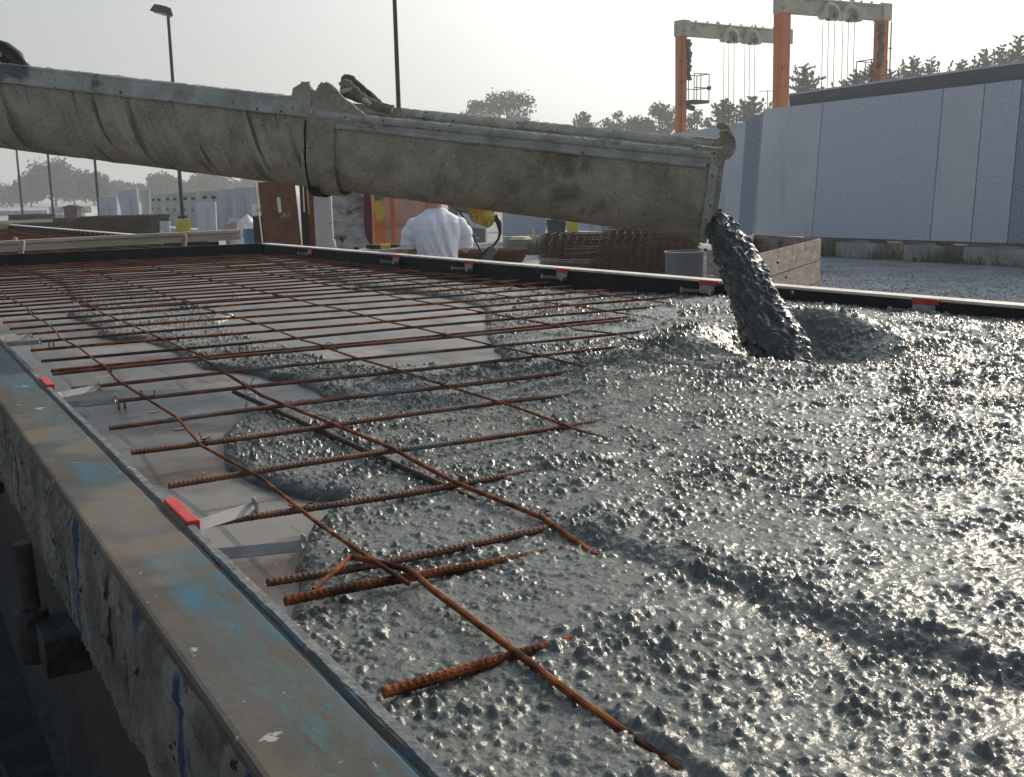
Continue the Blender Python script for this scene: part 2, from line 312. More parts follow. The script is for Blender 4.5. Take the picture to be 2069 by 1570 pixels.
# ------------------------------------------------------------------ numpy noise
def h2(ix, iy, s=0):
    n = (ix.astype(np.int64) * 374761393 + iy.astype(np.int64) * 668265263 + s * 1442695041) & 0x7fffffff
    n = ((n ^ (n >> 13)) * 1274126177) & 0x7fffffff
    return ((n ^ (n >> 16)) & 0xffffff) / float(0xffffff)
def vn(x, y, s=0):
    ix = np.floor(x); iy = np.floor(y); fx = x - ix; fy = y - iy
    ux = fx * fx * (3 - 2 * fx); uy = fy * fy * (3 - 2 * fy)
    a = h2(ix, iy, s); b = h2(ix + 1, iy, s); c = h2(ix, iy + 1, s); d = h2(ix + 1, iy + 1, s)
    return (a * (1 - ux) + b * ux) * (1 - uy) + (c * (1 - ux) + d * ux) * uy
def fbm(x, y, s=0, o=4, g=.5):
    r = 0; a = 1; t = 0
    for i in range(o): r = r + a * vn(x * 2 ** i, y * 2 ** i, s + i * 17); t += a; a *= g
    return r / t
def stones(x, y, cell, dens, s):
    """angular stones poking out: height 0..1"""
    gx = x / cell; gy = y / cell; ix = np.floor(gx); iy = np.floor(gy); best = np.zeros_like(x)
    for dx in (-1, 0, 1):
        for dy in (-1, 0, 1):
            cx = ix + dx; cy = iy + dy
            px = cx + .2 + .6 * h2(cx, cy, s); py = cy + .2 + .6 * h2(cx, cy, s + 1)
            on = h2(cx, cy, s + 2) < dens; rr = .28 + .34 * h2(cx, cy, s + 3); hh = .35 + .65 * h2(cx, cy, s + 4)
            th = h2(cx, cy, s + 5) * 3.14; ca = np.cos(th); sa = np.sin(th)
            ex = (gx - px) * ca + (gy - py) * sa; ey = -(gx - px) * sa + (gy - py) * ca
            ey = ey * (1 + .9 * h2(cx, cy, s + 6))
            m1 = np.maximum(np.abs(ex), np.abs(ey)); m2 = np.sqrt(ex * ex + ey * ey); q = (.45 * m1 + .55 * m2) / rr
            tilt = 1 + .55 * (h2(cx, cy, s + 7) - .5) * ex / rr + .55 * (h2(cx, cy, s + 8) - .5) * ey / rr
            hgt = np.where(on, hh * np.clip(1 - q ** 2.4, 0, 1) ** .6 * tilt, 0)
            best = np.maximum(best, hgt)
    return best

# ------------------------------------------------------------------ ground
BED, BAR, TOP = .93, .985, 1.08
def sheet(name, x0, x1, y0, y1, z, m, n=1):
    b = MB(); b.add([(x0, y0, z), (x1, y0, z), (x1, y1, z), (x0, y1, z)], [(0, 1, 2, 3)]); return b.build(name, m)
tag(sheet('ground', -900, 1100, -500, 1400, 0, MT['ground']), kind='structure')
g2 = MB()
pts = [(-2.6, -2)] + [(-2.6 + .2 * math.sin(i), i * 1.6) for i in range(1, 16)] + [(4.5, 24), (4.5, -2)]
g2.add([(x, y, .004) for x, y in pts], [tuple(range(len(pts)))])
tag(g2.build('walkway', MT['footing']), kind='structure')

# ------------------------------------------------------------------ casting form (near): deck, rails
def farx(y): return 4.02 - .0415 * y
form = empty('casting_form', (2, 5, 0), 0, 'long steel casting form being filled with wet concrete, scuffed blue painted side rail in front', 'casting form')
def pt(b, name, m, **k):
    o = b.build(name, m, None, **k); o.parent = form; o.matrix_parent_inverse = Matrix.Translation((-2, -5, 0)); return o
b = MB(); b.prism([(.33, -.6), (4.05, -.6), (3.62, 11.2), (.33, 11.2)], (0, 0, BED - .03), (1, 0, 0), (0, 1, 0), (0, 0, 1), .03)
pt(b, 'deck', MT['deck'])
# near rail: top strip object with its own origin at x=.24
b = MB()
ys = np.arange(-.6, 11.2, .06)
prof = [(.240, TOP - .006), (.2425, TOP - .001), (.247, TOP), (.352, TOP - .0005), (.356, TOP - .004), (.361, TOP - .0045), (.366, TOP + .0015), (.374, TOP + .001), (.376, TOP - .004), (.376, BED), (.368, BED), (.24, BED + .02)]
vs = []; fs = []; K = len(prof)
for i, y in enumerate(ys):
    w = .0022 * math.sin(y * 5.3) + .0016 * math.sin(y * 17 + 1) + (random.random() - .5) * .0016
    for j, (x, z) in enumerate(prof): vs.append((x - .24 + (w if j in (5, 6, 7, 8) else 0), y, z + (random.random() - .5) * (.0012 if j in (5, 6, 7) else 0)))
for i in range(len(ys) - 1):
    for j in range(K): fs.append((i * K + j, i * K + (j + 1) % K, (i + 1) * K + (j + 1) % K, (i + 1) * K + j))
b.add(vs, fs); nr = pt(b, 'near_rail_top', MT['rail']); nr.name = 'rail_cap'; nr.location = (.24, 0, 0)
nr['label'] = 'scuffed grey brown rail top with scraped blue paint nearest the camera'
b = MB(); lv = []; lf = []; ny_ = 1500
for i in range(ny_):
    y = -.4 + 9 * i / ny_; j1 = .0035 * vn(np.array([y * 40.]), np.array([.5]), 5)[0] + .003 * vn(np.array([y * 130.]), np.array([.5]), 6)[0]; j2 = .004 * vn(np.array([y * 60.]), np.array([2.5]), 7)[0]
    lv += [(.3665 - j1, y, TOP - .002), (.3675 - j1 * .6, y, TOP + .0015 + j2 * .5), (.3765, y, TOP + .002 + j2 * .5), (.3785 + j2 * .6, y, TOP - .008)]
for i in range(ny_ - 1):
    for j in range(3): lf.append((i * 4 + j, i * 4 + j + 1, i * 4 + 5 + j, i * 4 + 4 + j))
b.add(lv, lf); pt(b, 'rail_lip', MT['flange'])
b = MB()   # splashed web: fine grid, crusted
yy = np.arange(.4, 8, .008); zz = np.linspace(.86, TOP - .008, 34); vs = []; fs = []
Yg, Zg = np.meshgrid(yy, zz, indexing='ij')
cr_ = .014 * fbm(Yg * 20, Zg * 22, 3, 5, .6) + .007 * stones(Yg, Zg, .022, .35, 91) - .010 * stones(Yg, Zg, .028, .35, 95)
cr_ *= np.clip((TOP - .01 - Zg) / .02, 0, 1) * .9
low = .86 + .015 * fbm(Yg[:, :1] * 6, Yg[:, :1] * 0, 9) * 2 - .012
for i in range(len(yy)):
    for j in range(34):
        z = Zg[i, j] if j else float(low[i, 0]); vs.append((.2415 - cr_[i, j], yy[i], z))
for i in range(len(yy) - 1):
    for j in range(33): fs.append((i * 34 + j, i * 34 + j + 1, (i + 1) * 34 + j + 1, (i + 1) * 34 + j))
nf = len(vs)
b.add(vs, fs); b.box((.27, 3.7, .96), (.05, 8.6, .19)); pt(b, 'rail_web', MT['web'])
b = MB(); b.add([(.262, -.6, .90), (.262, 11.2, .90), (.345, 11.2, .02), (.345, -.6, .02)], [(0, 1, 2, 3)]); b.box((.33, 5.3, .45), (.02, 11.8, .85)); b.box((.36, 5.3, .04), (.12, 11.8, .08))
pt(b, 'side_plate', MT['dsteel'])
# far rail (slightly skewed), end rail
def skew_rail(y0, y1, xo0, xo1, z0, z1, name, m):
    b = MB(); b.prism([(farx(y0) + xo0, y0), (farx(y0) + xo1, y0), (farx(y1) + xo1, y1), (farx(y1) + xo0, y1)], (0, 0, z0), (1, 0, 0), (0, 1, 0), (0, 0, 1), z1 - z0)
    return pt(b, name, m, bevel=.002)
skew_rail(.3, 11.25, -.09, .03, .2, TOP - .012, 'far_rail', MT['black'])
skew_rail(.3, 11.25, -.092, -.002, TOP - .012, TOP, 'rail_edge', MT['railtop'])
b = MB(); b.box((2, 11.19, .98), (3.45, .08, .2)); b.box((2, 11.16, 1.02), (3.45, .03, .02)); pt(b, 'end_rail', MT['black'])
for y in (1.6, 5, 9):
    for x in (.5, 3.3):
        b = MB(); b.box((x, y, .45), (.12, .12, .9)); pt(b, 'leg', MT['black'])
# clamp socket with standing pin on the outside of the near rail
for (y, z) in ((1.98, .84), (3.3, .84)):
    b = MB(); b.box((.214, y - .06, z - .01), (.070, .13, .065)); b.tube([(.178, y + .005, z - .055), (.178, y + .005, z + .035)], .027, 14)
    o = pt(b, 'pin_socket', MT['darkcrust'], bevel=.003)
    b = MB(); b.tube([(.178, y + .005, z + .04), (.174, y + .01, z + .150), (.174, y + .01, z + .153)], [.0155, .0155, .013], 14); p = b.build('pin', MT['darkcrust'], o)
b = MB(); b.tube([(.178 + .01 * math.sin(y * 7), y, .03 + .004 * math.sin(y * 13)) for y in np.arange(.6, 7, .12)], .006, 6)
b.tube([(.17, 2.9, .035), (.15, 2.95, .06), (.13, 2.9, .065), (.13, 2.78, .04), (.15, 2.6, .03)], .006, 6)
tag(b.build('steel_cable', MT['darkcrust']), 'thin steel cable lying on the dark floor beside the form', 'cable')

# ------------------------------------------------------------------ wet concrete height field
bareL = [(583, 1262), (460, 1290), (330, 1150), (200, 1000), (100, 870), (-200, 700), (-500, 540), (0, 545), (60, 548), (100, 562), (135, 578), (145, 605), (203, 626), (139, 636), (169, 646), (203, 660),
         (193, 676), (244, 683), (291, 683), (325, 693), (369, 714), (406, 737), (528, 751), (541, 759), (592, 764), (626, 778), (684, 806), (600, 816), (521, 832), (474, 856), (460, 880),
         (457, 908), (464, 937), (517, 966), (571, 985), (638, 1000), (690, 1008), (660, 1030), (638, 1053), (614, 1087), (592, 1140), (602, 1183), (590, 1220), (580, 1256)]
bareB = [(50, 531), (152, 541), (203, 565), (243, 575), (304, 595), (355, 612), (440, 625), (474, 636), (433, 653), (490, 683), (541, 693), (585, 703), (640, 717), (687, 738), (756, 749),
         (900, 744), (1061, 740), (1017, 725), (991, 690), (983, 660), (985, 625), (960, 612), (904, 599), (843, 590), (796, 586), (740, 578), (660, 562), (600, 548), (560, 530), (500, 518), (300, 514), (150, 519), (50, 525)]
bareC = [(752, 551), (850, 562), (900, 572), (1000, 584), (1150, 590), (1240, 593), (1330, 600), (1480, 606), (1560, 607), (1640, 600), (1480, 570), (1250, 540), (870, 510), (640, 494), (540, 492), (640, 535)]
def plan(poly): return np.array([az(px, py, .945)[:2] for px, py in poly])
def poly_sd(x, y, P):
    """signed distance, positive outside the polygon"""
    d = np.full(x.shape, 1e9); ins = np.zeros(x.shape, bool); n = len(P)
    for i in range(n):
        x0, y0 = P[i]; x1, y1 = P[(i + 1) % n]; dx = x1 - x0; dy = y1 - y0
        t = np.clip(((x - x0) * dx + (y - y0) * dy) / (dx * dx + dy * dy + 1e-12), 0, 1)
        d = np.minimum(d, (x - x0 - t * dx) ** 2 + (y - y0 - t * dy) ** 2)
        c = ((y0 > y) != (y1 > y)); xi = x0 + (y - y0) * dx / (dy if abs(dy) > 1e-12 else 1e-12); ins ^= c & (x < xi)
    d = np.sqrt(d); return np.where(ins, -d, d)
def spacing(segs):
    o = [segs[0][0]]
    for a, b_, s0, s1 in segs:
        n = int(math.ceil((b_ - a) / ((s0 + s1) / 2))); t = np.linspace(0, 1, n + 1)[1:]
        w = s0 * t + (s1 - s0) * t * t / 2; o += list(a + (b_ - a) * w / w[-1])
    return np.array(o)
xs = spacing([(.370, 1.4, .0028, .0031), (1.4, 3.93, .0031, .0062)])
ys = spacing([(.35, 1.9, .0027, .0031), (1.9, 4.8, .0031, .0065), (4.8, 11.16, .008, .03)])
X, Y = np.meshgrid(xs, ys, indexing='ij')
wx = X + .02 * (fbm(X * 14, Y * 14, 5) - .5) + .035 * (fbm(X * 4, Y * 4, 8) - .5); wy = Y + .02 * (fbm(X * 14, Y * 14, 6) - .5) + .035 * (fbm(X * 4, Y * 4, 9) - .5)
SD = np.minimum(np.minimum(poly_sd(wx, wy, plan(bareL)), poly_sd(wx, wy, plan(bareB))), poly_sd(wx, wy, plan(bareC)))
by = [0, .8, 1.148, 1.484, 1.6, 1.91, 2.26, 2.6, 2.95, 3.29, 3.69, 4.1, 4.5, 6, 12]; bx = [.42, .58, .731, .962, 1.04, 1.13, 1.59, 1.73, 2.0, 2.4, 2.83, 2.95, 3.6, 4.3, 4.5]
XB = np.interp(Y, by, bx) + .05 * (fbm(X * 5, Y * 5, 21) - .5)
s_ = X - XB
top = BAR + .006 + np.where(s_ > 0, .030 * (1 - np.exp(-s_ / .45)), -.030 * (1 - np.exp(s_ / .22)))
top += .016 * (fbm(X * 2.2, Y * 2.2, 31) - .5) + .010 * (fbm(X * 7, Y * 7, 32) - .5)
top = np.where(Y > 5.2, np.minimum(top, .965), top)
# step left behind by the buried wire, with a hollow in front of it
xr = np.interp(Y, [.3, .73, .9, 1.1, 1.3, 1.5, 1.75], [1.12, 1.06, 1.03, 1.015, .99, .975, .965]) + .03 * (fbm(Y * 16, X * 8, 41, 3) - .5)
fade = np.clip((1.72 - Y) / .25, 0, 1); q = X - xr
top += fade * (.015 / (1 + np.exp(-q / .009)) * np.exp(-np.maximum(q, 0) / .30) - .006 * np.exp(-((q + .02) / .03) ** 2) * (.4 + fbm(X * 12, Y * 12, 44)))
for X0_, Y0_, Y1_, am in ((.652, .3, .98, .007), (1.43, 1.5, 1.95, .003),):   # slurry riding over buried wires
    f_ = np.clip((Y1_ - Y) / .12, 0, 1) * np.clip((Y - Y0_) / .1, 0, 1)
    top += f_ * am * (np.exp(-((X - X0_ - .010) / .009) ** 2) - .8 * np.exp(-((X - X0_ + .010) / .007) ** 2)) * (.55 + .9 * fbm(X * 20, Y * 20, 52))
for yb, xa, xc in ((1.148, .73, .95), (1.484, .96, 1.2), (1.59, 1.03, 1.3), (1.915, 1.13, 1.5), (2.26, 1.59, 1.9), (2.62, 1.73, 2.1), (2.96, 2.0, 2.4)):
    f_ = np.clip((X - xa) / .03, 0, 1) * np.clip((xc - X) / .2, 0, 1); top += f_ * .010 * np.exp(-((Y - yb) / .012) ** 2)
# crater where the stream lands
cp = az(1622, 714, .985); ex = (X - cp.x); ey = (Y - cp.y); er = np.sqrt((ex / 1.0) ** 2 + (ey / 1.15) ** 2)
fr = (ex * .40 + ey * .916) / (er + .05); rt = (ex * .868 - ey * .497)
top += -.092 * np.exp(-(er / .24) ** 3.6) - .020 * np.exp(-(er / .5) ** 2) + .075 * np.exp(-((er - .37) / .11) ** 2) * np.clip(.30 + .9 * fr, 0, 1) * (1 + .3 * np.sin(3 * np.arctan2(ey, ex)))
top -= .03 * np.exp(-(((rt + .02) / .20) ** 2 + ((ex * .486 + ey * .856 + .22) / .16) ** 2))
lp = az(1420, 735, 1.0); er2 = np.sqrt(((X - lp.x) / .5) ** 2 + ((Y - lp.y) / .35) ** 2); top += .022 * np.exp(-er2 ** 2)
er3 = er + .12 * (fbm(X * 5, Y * 5, 77) - .5)
top += .006 * np.sin(er3 * 46) * np.exp(-((er3 - .62) / .26) ** 2)
edge = (1 - np.exp(-np.maximum(SD, 0) / .022)) ** .6
Zc = BED + .001 + (top - BED) * edge
wear = np.clip(fbm(X * 3.1, Y * 3.1, 61, 3) * 2.6 - .75, 0, 1)                     # smooth flows against stony areas
near_edge = np.clip(1 - np.maximum(SD, 0) / .12, 0, 1)
stony = np.clip(.25 + .75 * wear + .5 * near_edge + .35 * np.clip((X - 1.6) / 1.2, 0, 1) + fade * .5 * np.exp(-(q / .04) ** 2), 0, 1.15)
jx = X + .007 * (fbm(X * 90, Y * 90, 71, 3) - .5); jy = Y + .007 * (fbm(X * 90, Y * 90, 72, 3) - .5)
stony = np.maximum(stony, .9 * np.exp(-((X - .66) / .04) ** 2) * (Y < 1.0))
stony = np.maximum(stony, 1.25 * np.exp(-(er / .42) ** 4))
st = .0085 * stones(jx, jy, .044, .06, 200) + .0072 * stones(jx, jy, .024, .22, 300) + 0.0064 * stones(jx, jy, .0150, .46, 400) + .0038 * stones(jx, jy, .0092, .58, 500)
patch = np.clip(fbm(X * 9, Y * 9, 140, 3) * 2.6 - .35, .55, 1.25)
Zc += st * (.52 + .80 * stony) * patch * np.clip(SD / .008, 0, 1)
Zc += .0035 * (fbm(X * 40 + 3 * fbm(X * 6, Y * 6, 150), Y * 9, 151, 3) - .5) * np.clip(1.1 - stony, 0, 1)
Zc += (.0022 * (fbm(X * 70, Y * 70, 81, 4, .6) - .5) + .0065 * (fbm(X * 24, Y * 24, 82, 3) - .5)) * (.5 + .5 * stony)
Zc = np.where(SD < 0, BED - .02, np.maximum(Zc, np.where(er < .6, BED + .006, BED - .012)))
nx, ny = X.shape; idx = np.arange(nx * ny).reshape(nx, ny)
keep = (SD > -.03); kc = keep[:-1, :-1] & keep[1:, :-1] & keep[1:, 1:] & keep[:-1, 1:]
lim = X < (farx(Y) - .085); kc &= lim[:-1, :-1]
quads = np.stack([idx[:-1, :-1], idx[1:, :-1], idx[1:, 1:], idx[:-1, 1:]], -1)[kc]
used = np.unique(quads); remap = np.full(nx * ny, -1); remap[used] = np.arange(len(used)); quads = remap[quads]
V = np.stack([X.ravel(), Y.ravel(), Zc.ravel()], -1)[used]
def np_mesh(name, V, Q, m, smooth=True):
    me = bpy.data.meshes.new(name); me.vertices.add(len(V)); me.vertices.foreach_set('co', V.astype(np.float32).ravel())
    me.loops.add(Q.size); me.loops.foreach_set('vertex_index', Q.astype(np.int32).ravel())
    me.polygons.add(len(Q)); me.polygons.foreach_set('loop_start', np.arange(0, Q.size, 4, dtype=np.int32))
    me.polygons.foreach_set('use_smooth', np.full(len(Q), smooth)); me.update(); me.validate()
    me.materials.append(m); o = bpy.data.objects.new(name, me); COL.objects.link(o); return o
tag(np_mesh('wet_concrete', V, quads, MT['wetc']), 'glistening wet grey concrete with stones spreading over the steel form bed', 'concrete', kind='stuff')
print('concrete verts', len(V))

# ------------------------------------------------------------------ rebar mesh sheets
def ribbed(b, p0, p1, r, detail, bend=0, seed=0):
    p0 = Vector(p0); p1 = Vector(p1); Lh = (p1 - p0).length; rnd = random.Random(seed)
    ph = rnd.random() * 6
    def base(t): return p0.lerp(p1, t) + Vector((math.sin(t * 7 + ph) * bend * (abs((p1 - p0).y) > 1e-3), math.sin(t * 5 + ph) * bend * (abs((p1 - p0).x) > .5), .6 * bend * math.sin(t * 9 + ph)))
    if detail:
        step = .0031; n = int(Lh / step); m = 10
        ts = np.linspace(0, 1, n + 1); d = (p1 - p0).normalized(); a = d.cross(Vector((0, 0, 1))).normalized(); c = d.cross(a)
        vs = []
        for i, t in enumerate(ts):
            o = base(t)
            for j in range(m):
                th = 2 * PI * j / m
                k = ((t * Lh / .0092) + th / (2 * PI) * 1.0) % 1.0
                rr = r * (1.0 if k > .45 else 1.12); rr *= 1 + .03 * math.sin(th * 3 + t * 300)
                if j in (0, m // 2): rr = r * 1.14
                vs.append(o + (a * math.cos(th) + c * math.sin(th)) * rr)
        fs = [(i * m + j, i * m + (j + 1) % m, (i + 1) * m + (j + 1) % m, (i + 1) * m + j) for i in range(n) for j in range(m)]
        fs += [tuple(range(m))[::-1], tuple(n * m + j for j in range(m))]
        b.add(vs, fs)
    else:
        b.tube([base(t) for t in np.linspace(0, 1, 14)], r, 7)
def wire(b, pts, r, detail=False, seed=0):
    rnd = random.Random(seed); P = []
    for (x0, y0, z0), (x1, y1, z1) in zip(pts[:-1], pts[1:]):
        n = max(2, int(abs(y1 - y0) / .04))
        for i in range(n):
            t = i / n; P.append((x0 + (x1 - x0) * t, y0 + (y1 - y0) * t, z0 + (z1 - z0) * t))
    P.append(pts[-1])
    b.tube(P, [r * (1 + .06 * ((i % 2) - .5)) for i in range(len(P))] if detail else r, 8)
LX = [.64, .965, 1.43, 1.95, 2.45, 2.93, 3.35]
def mesh_sheet(name, label, crosses, y0, y1, k, r=.0062, lx=LX):
    t = empty('rebar_mesh', (.47, y0, BAR), 0, label, 'rebar mesh', 'rebar mesh sheets in the form')
    inv = Matrix.Translation((-.47, -y0, -BAR))
    def P(b, n, m, lab=None):
        o = b.build(n, m, t, smooth=False, recalc=False); o.matrix_parent_inverse = inv
        if lab: o['label'] = lab
    for i, y in enumerate(crosses):
        b = MB(); rnd = random.Random(k * 50 + i)
        xa = .469 + max(0, (y - 2)) * .016 + rnd.uniform(-.008, .008)
        ribbed(b, (xa, y + rnd.uniform(-.012, .012), BAR), (min(farx(y) - .14 - rnd.random() * .06, float(np.interp(y, by, bx)) + .4) if y < 3.5 else farx(y) - .14 - rnd.random() * .06, y + rnd.uniform(-.03, .03), BAR + rnd.uniform(-.002, .006)), r + (.0004 if k == 0 else 0), y < 3.2, .004, k * 50 + i)
        P(b, 'cross_bar', MT['rust'] if k == 0 else (MT['rustc'] if (k == 1) else MT['rustd'] if k == 2 and i % 2 else MT['rustfar' if k > 2 else 'rust']))
    for j, x in enumerate(lx):
        rnd = random.Random(k * 77 + j); pts = []; ya = max(y0, {2.45: 3.22, 2.93: 3.85, 3.35: 4.3}.get(x, 0)) + rnd.uniform(-.06, .06); yb = max(ya + .1, y1 + rnd.uniform(-.06, .06))
        n = 7
        for i in range(n + 1):
            y = ya + (yb - ya) * i / n; pts.append((x + rnd.uniform(-.012, .012) + (.02 * math.sin(i * 1.7 + j) if i % 3 == 0 else 0) + (y - 2) * .012 * (y > 2), y, BAR + r + .004 + rnd.uniform(-.002, .003)))
        b = MB(); wire(b, pts, .0037); P(b, 'long_bar', MT['rustc'] if k == 1 and j in (2, 3) else MT['rust'] if k < 3 else MT['rustfar'])
    return t, P
sp = .341
tA, PA = mesh_sheet('a', 'nearest orange rusty rebar mesh sheet half sunk in the concrete, with two thick cross bars', [1.148, 1.482], .6, 1.60, 0, .0066, lx=[])
b = MB(); wire(b, [(.609, 1.60, BAR + .012), (.640, 1.54, BAR + .012), (.662, 1.49, BAR + .011), (.655, 1.4, BAR + .010), (.645, 1.148, BAR + .011), (.640, .98, BAR + .009), (.646, .80, BAR + .004), (.65, .5, BAR - .006)], .0050, True); PA(b, 'long_bar', MT['rust'])
b = MB(); wire(b, [(.609, 1.60, BAR + .013), (.560, 1.545, BAR + .012), (.512, 1.50, BAR + .008)], .0040, True); PA(b, 'bent_wire_end', MT['rust'])
tB, PB = mesh_sheet('b', 'rebar mesh sheet partly coated in grey slurry, just behind the nearest orange one', [1.592 + sp * j for j in range(8)], 1.40, 4.04, 1, lx=[.64, 1.43, 1.95, 2.45, 2.93, 3.35])
b = MB(); wire(b, [(.99, 4.0, BAR + .011), (.934, 3.1, BAR + .011), (.957, 2.69, BAR + .010), (.971, 2.267, BAR + .012), (.956, 1.93, BAR + .010), (.972, 1.61, BAR + .011), (.94, 1.40, BAR + .008)], .0048, True); PB(b, 'long_bar', MT['rust'])
b = MB(); ribbed(b, (.925, 3.35, BAR - .014), (.975, 1.42, BAR - .010), .0062, True); PB(b, 'support_bar', MT['rustd'], 'dark thick ribbed bar beneath the second long wire')
mesh_sheet('c', 'third rusty rebar mesh sheet, crossing the bare steel bed in the middle of the form', [4.05 + .305 * j for j in range(8)], 3.88, 6.3, 2)
mesh_sheet('d', 'rusty rebar mesh sheet next to last toward the far end of the form', [6.22 + .25 * j for j in range(10)], 6.1, 8.7, 3)
mesh_sheet('e', 'farthest rusty rebar mesh sheet against the black end rail of the form', [8.68 + .24 * j for j in range(10)], 8.6, 11.1, 4)
# tie wire tufts at crossings: parts of sheet B
for (x, y) in ((.66, 3.3), (.97, 1.92), (.98, 1.6), (1.43, 2.28), (1.96, 3.3), (1.96, 3.64), (2.45, 3.64), (2.44, 3.98), (1.44, 3.97), (.65, 1.93), (.97, 2.62), (.645, 2.62), (1.43, 3.3), (1.44, 2.96), (.96, 3.3), (1.95, 3.97)):
    b = MB(); rnd = random.Random(int(x * 100 + y * 10))
    for q_ in range(3):
        p = [(x, y, BAR + .006)]; 
        for s in range(3): p.append((p[-1][0] + rnd.uniform(-.018, .018), p[-1][1] + rnd.uniform(-.018, .018), p[-1][2] + rnd.uniform(-.006, .014)))
        b.tube(p, .0014, 5)
    PB(b, 'tie_wire', MT['rustd'])

# ------------------------------------------------------------------ bar chairs, clamps with red blocks, small loose bits
def chair():
    t = empty('bar_chair', (0, 0, 0)); b = MB()
    for a in range(4):
        th = a * PI / 2 + .4; b.tube([(.022 * math.cos(th), .022 * math.sin(th), 0), (.013 * math.cos(th), .013 * math.sin(th), .048)], .0032, 6)
    b.lathe([(.019, .0), (.026, 0), (.026, .004), (.019, .004), (.019, 0)], (0, 0, 0), 14); b.build('leg_ring', MT['plastic'], t, smooth=True)
    b = MB(); b.lathe([(0, .044), (.014, .044), (.014, .05), (0, .05)], (0, 0, 0), 14); b.tube([(-.01, 0, .047), (-.012, 0, .060)], .003, 6); b.tube([(.01, 0, .047), (.012, 0, .060)], .003, 6)
    b.build('saddle', MT['plastic'], t); return t
cp0 = chair()
chs = [((510, 826), 'white plastic bar chair beside the left concrete lobe, nearest to the camera of them all'), ((155, 632), 'white plastic bar chair at the far left of the steel bed'),
       ((475, 606), 'white plastic bar chair among the middle bars on bare steel'), ((708, 585), 'white plastic bar chair beneath the distant bars, left of the concrete lobe'),
       ((1127, 752), 'white plastic bar chair half buried at the concrete edge'), ((950, 560), 'white plastic bar chair close to the far rail clamps'), ((1040, 578), 'white plastic bar chair in the bare strip beside the far concrete edge')]
for i, ((px, py), lab) in enumerate(chs):
    o = cp0 if i == 0 else copy_tree(cp0)
    p = az(px, py, BED); o.location = p; o.rotation_euler.z = i * .7; tag(o, lab, 'bar chair', 'plastic bar chairs under the rebar')
    o.scale = (1.25 if i < 1 else 1.15,) * 2 + (1,)
def clamp():
    """plate against the rail under a red block, two arms spreading into the form, a holed tab on each arm"""
    t = empty('anchor_clamp', (0, 0, 0))
    b = MB(); b.box((-.012, 0, .001), (.020, .150, .024)); b.build('red_block', MT['red'], t, bevel=.002)
    b = MB(); b.box((.003, 0, -.033), (.004, .13, .042)); b.build('plate', MT['galv'], t, bevel=.001)
    for s in (-1, 1):
        b = MB(); P = [(.003, .07, -.04), (.03, .085, -.042), (.135, .125, -.038)]
        W_ = .019
        def strip(path, w):
            vs = []
            for (x, y, z) in path: vs += [(x, s * y - w * .32, z - w * .38), (x, s * y + w * .32, z + w * .38), (x + .003, s * y + w * .32 - s * .001, z + w * .38 - .002), (x + .003, s * y - w * .32 - s * .001, z - w * .38 - .002)]
            n = len(path); fs = [(i * 4 + j, i * 4 + (j + 1) % 4, i * 4 + 4 + (j + 1) % 4, i * 4 + 4 + j) for i in range(n - 1) for j in range(4)] + [(0, 1, 2, 3), (n * 4 - 1, n * 4 - 2, n * 4 - 3, n * 4 - 4)]
            b.add(vs, fs)
        strip(P, W_); arm = b.build('arm', MT['galv'], t, bevel=.001)
        # tab with a real hole
        b = MB(); n = 16; w = .0135; hr = .0055; cxx, cyy, czz = .138, s * .125, -.036
        o_ = []; 
        for j in range(n):
            th = 2 * PI * (j + .5) / n; c_, s2 = math.cos(th), math.sin(th); m_ = max(abs(c_), abs(s2)); o_.append((c_ / m_ * w, s2 / m_ * w, c_ * hr, s2 * hr))
        for dx in (0, .003):
            for a_, b_, c_, d_ in o_: b.v.append((cxx + dx, cyy + a_, czz + b_))
            for a_, b_, c_, d_ in o_: b.v.append((cxx + dx, cyy + c_, czz + d_))
        for j in range(n):
            k = (j + 1) % n
            b.f += [(j, k, n + k, n + j), (2 * n + j, 3 * n + j, 3 * n + k, 2 * n + k), (j, 2 * n + j, 2 * n + k, k), (n + j, n + k, 3 * n + k, 3 * n + j)]
        b.build('holed_tab', MT['galv'], t)
    return t
cl0 = clamp()
near = [(1.70, 'red capped clamp with its two steel arms nearest the camera, on the near rail'), (3.16, 'red capped clamp second from the camera along the near rail'), (4.62, 'red capped clamp at the left picture edge on the near rail')]
far = [(9.87, 'farthest small red capped clamp on the far rail, left of the yellow bucket'), (8.11, 'red capped clamp on the far rail beneath the smeared board'), (6.97, 'red capped clamp on the far rail right under the man in the white shirt'),
       (5.83, 'red capped clamp on the far rail in front of the rusty mesh stack'), (4.52, 'red capped clamp on the far rail beside the grey drum'), (3.19, 'red capped clamp on the far rail right of the falling concrete')]
first = True
for y, lab in near:
    o = cl0 if first else copy_tree(cl0); first = False
    o.location = (.388, y, TOP - .004); tag(o, lab, 'clamp', 'red capped clamps along the rails')
for y, lab in far:
    o = copy_tree(cl0); o.location = (farx(y) - .088 - .012, y, TOP - .016); o.rotation_euler.z = PI; o.scale = (.55, .9, 1); tag(o, lab, 'clamp', 'red capped clamps along the rails')
def loop_anchor(px, py, lab):
    p = az(px, py, BED); b = MB(); b.tube([(-.012, 0, .0), (-.012, 0, .022), (-.006, 0, .031), (.006, 0, .031), (.012, 0, .022), (.012, 0, .0)], .0042, 8)
    o = b.build('lifting_loop', MT['stub'], smooth=True, loc=p); o.rotation_euler.z = .6; tag(o, lab, 'lifting loop', 'small rusty loops on the bed')
loop_anchor(247, 826, 'small rusty wire loop on the bare bed under the fourth bar end, nearer of two'); loop_anchor(105, 703, 'small rusty wire loop on the bare bed near the left edge, farther of two')
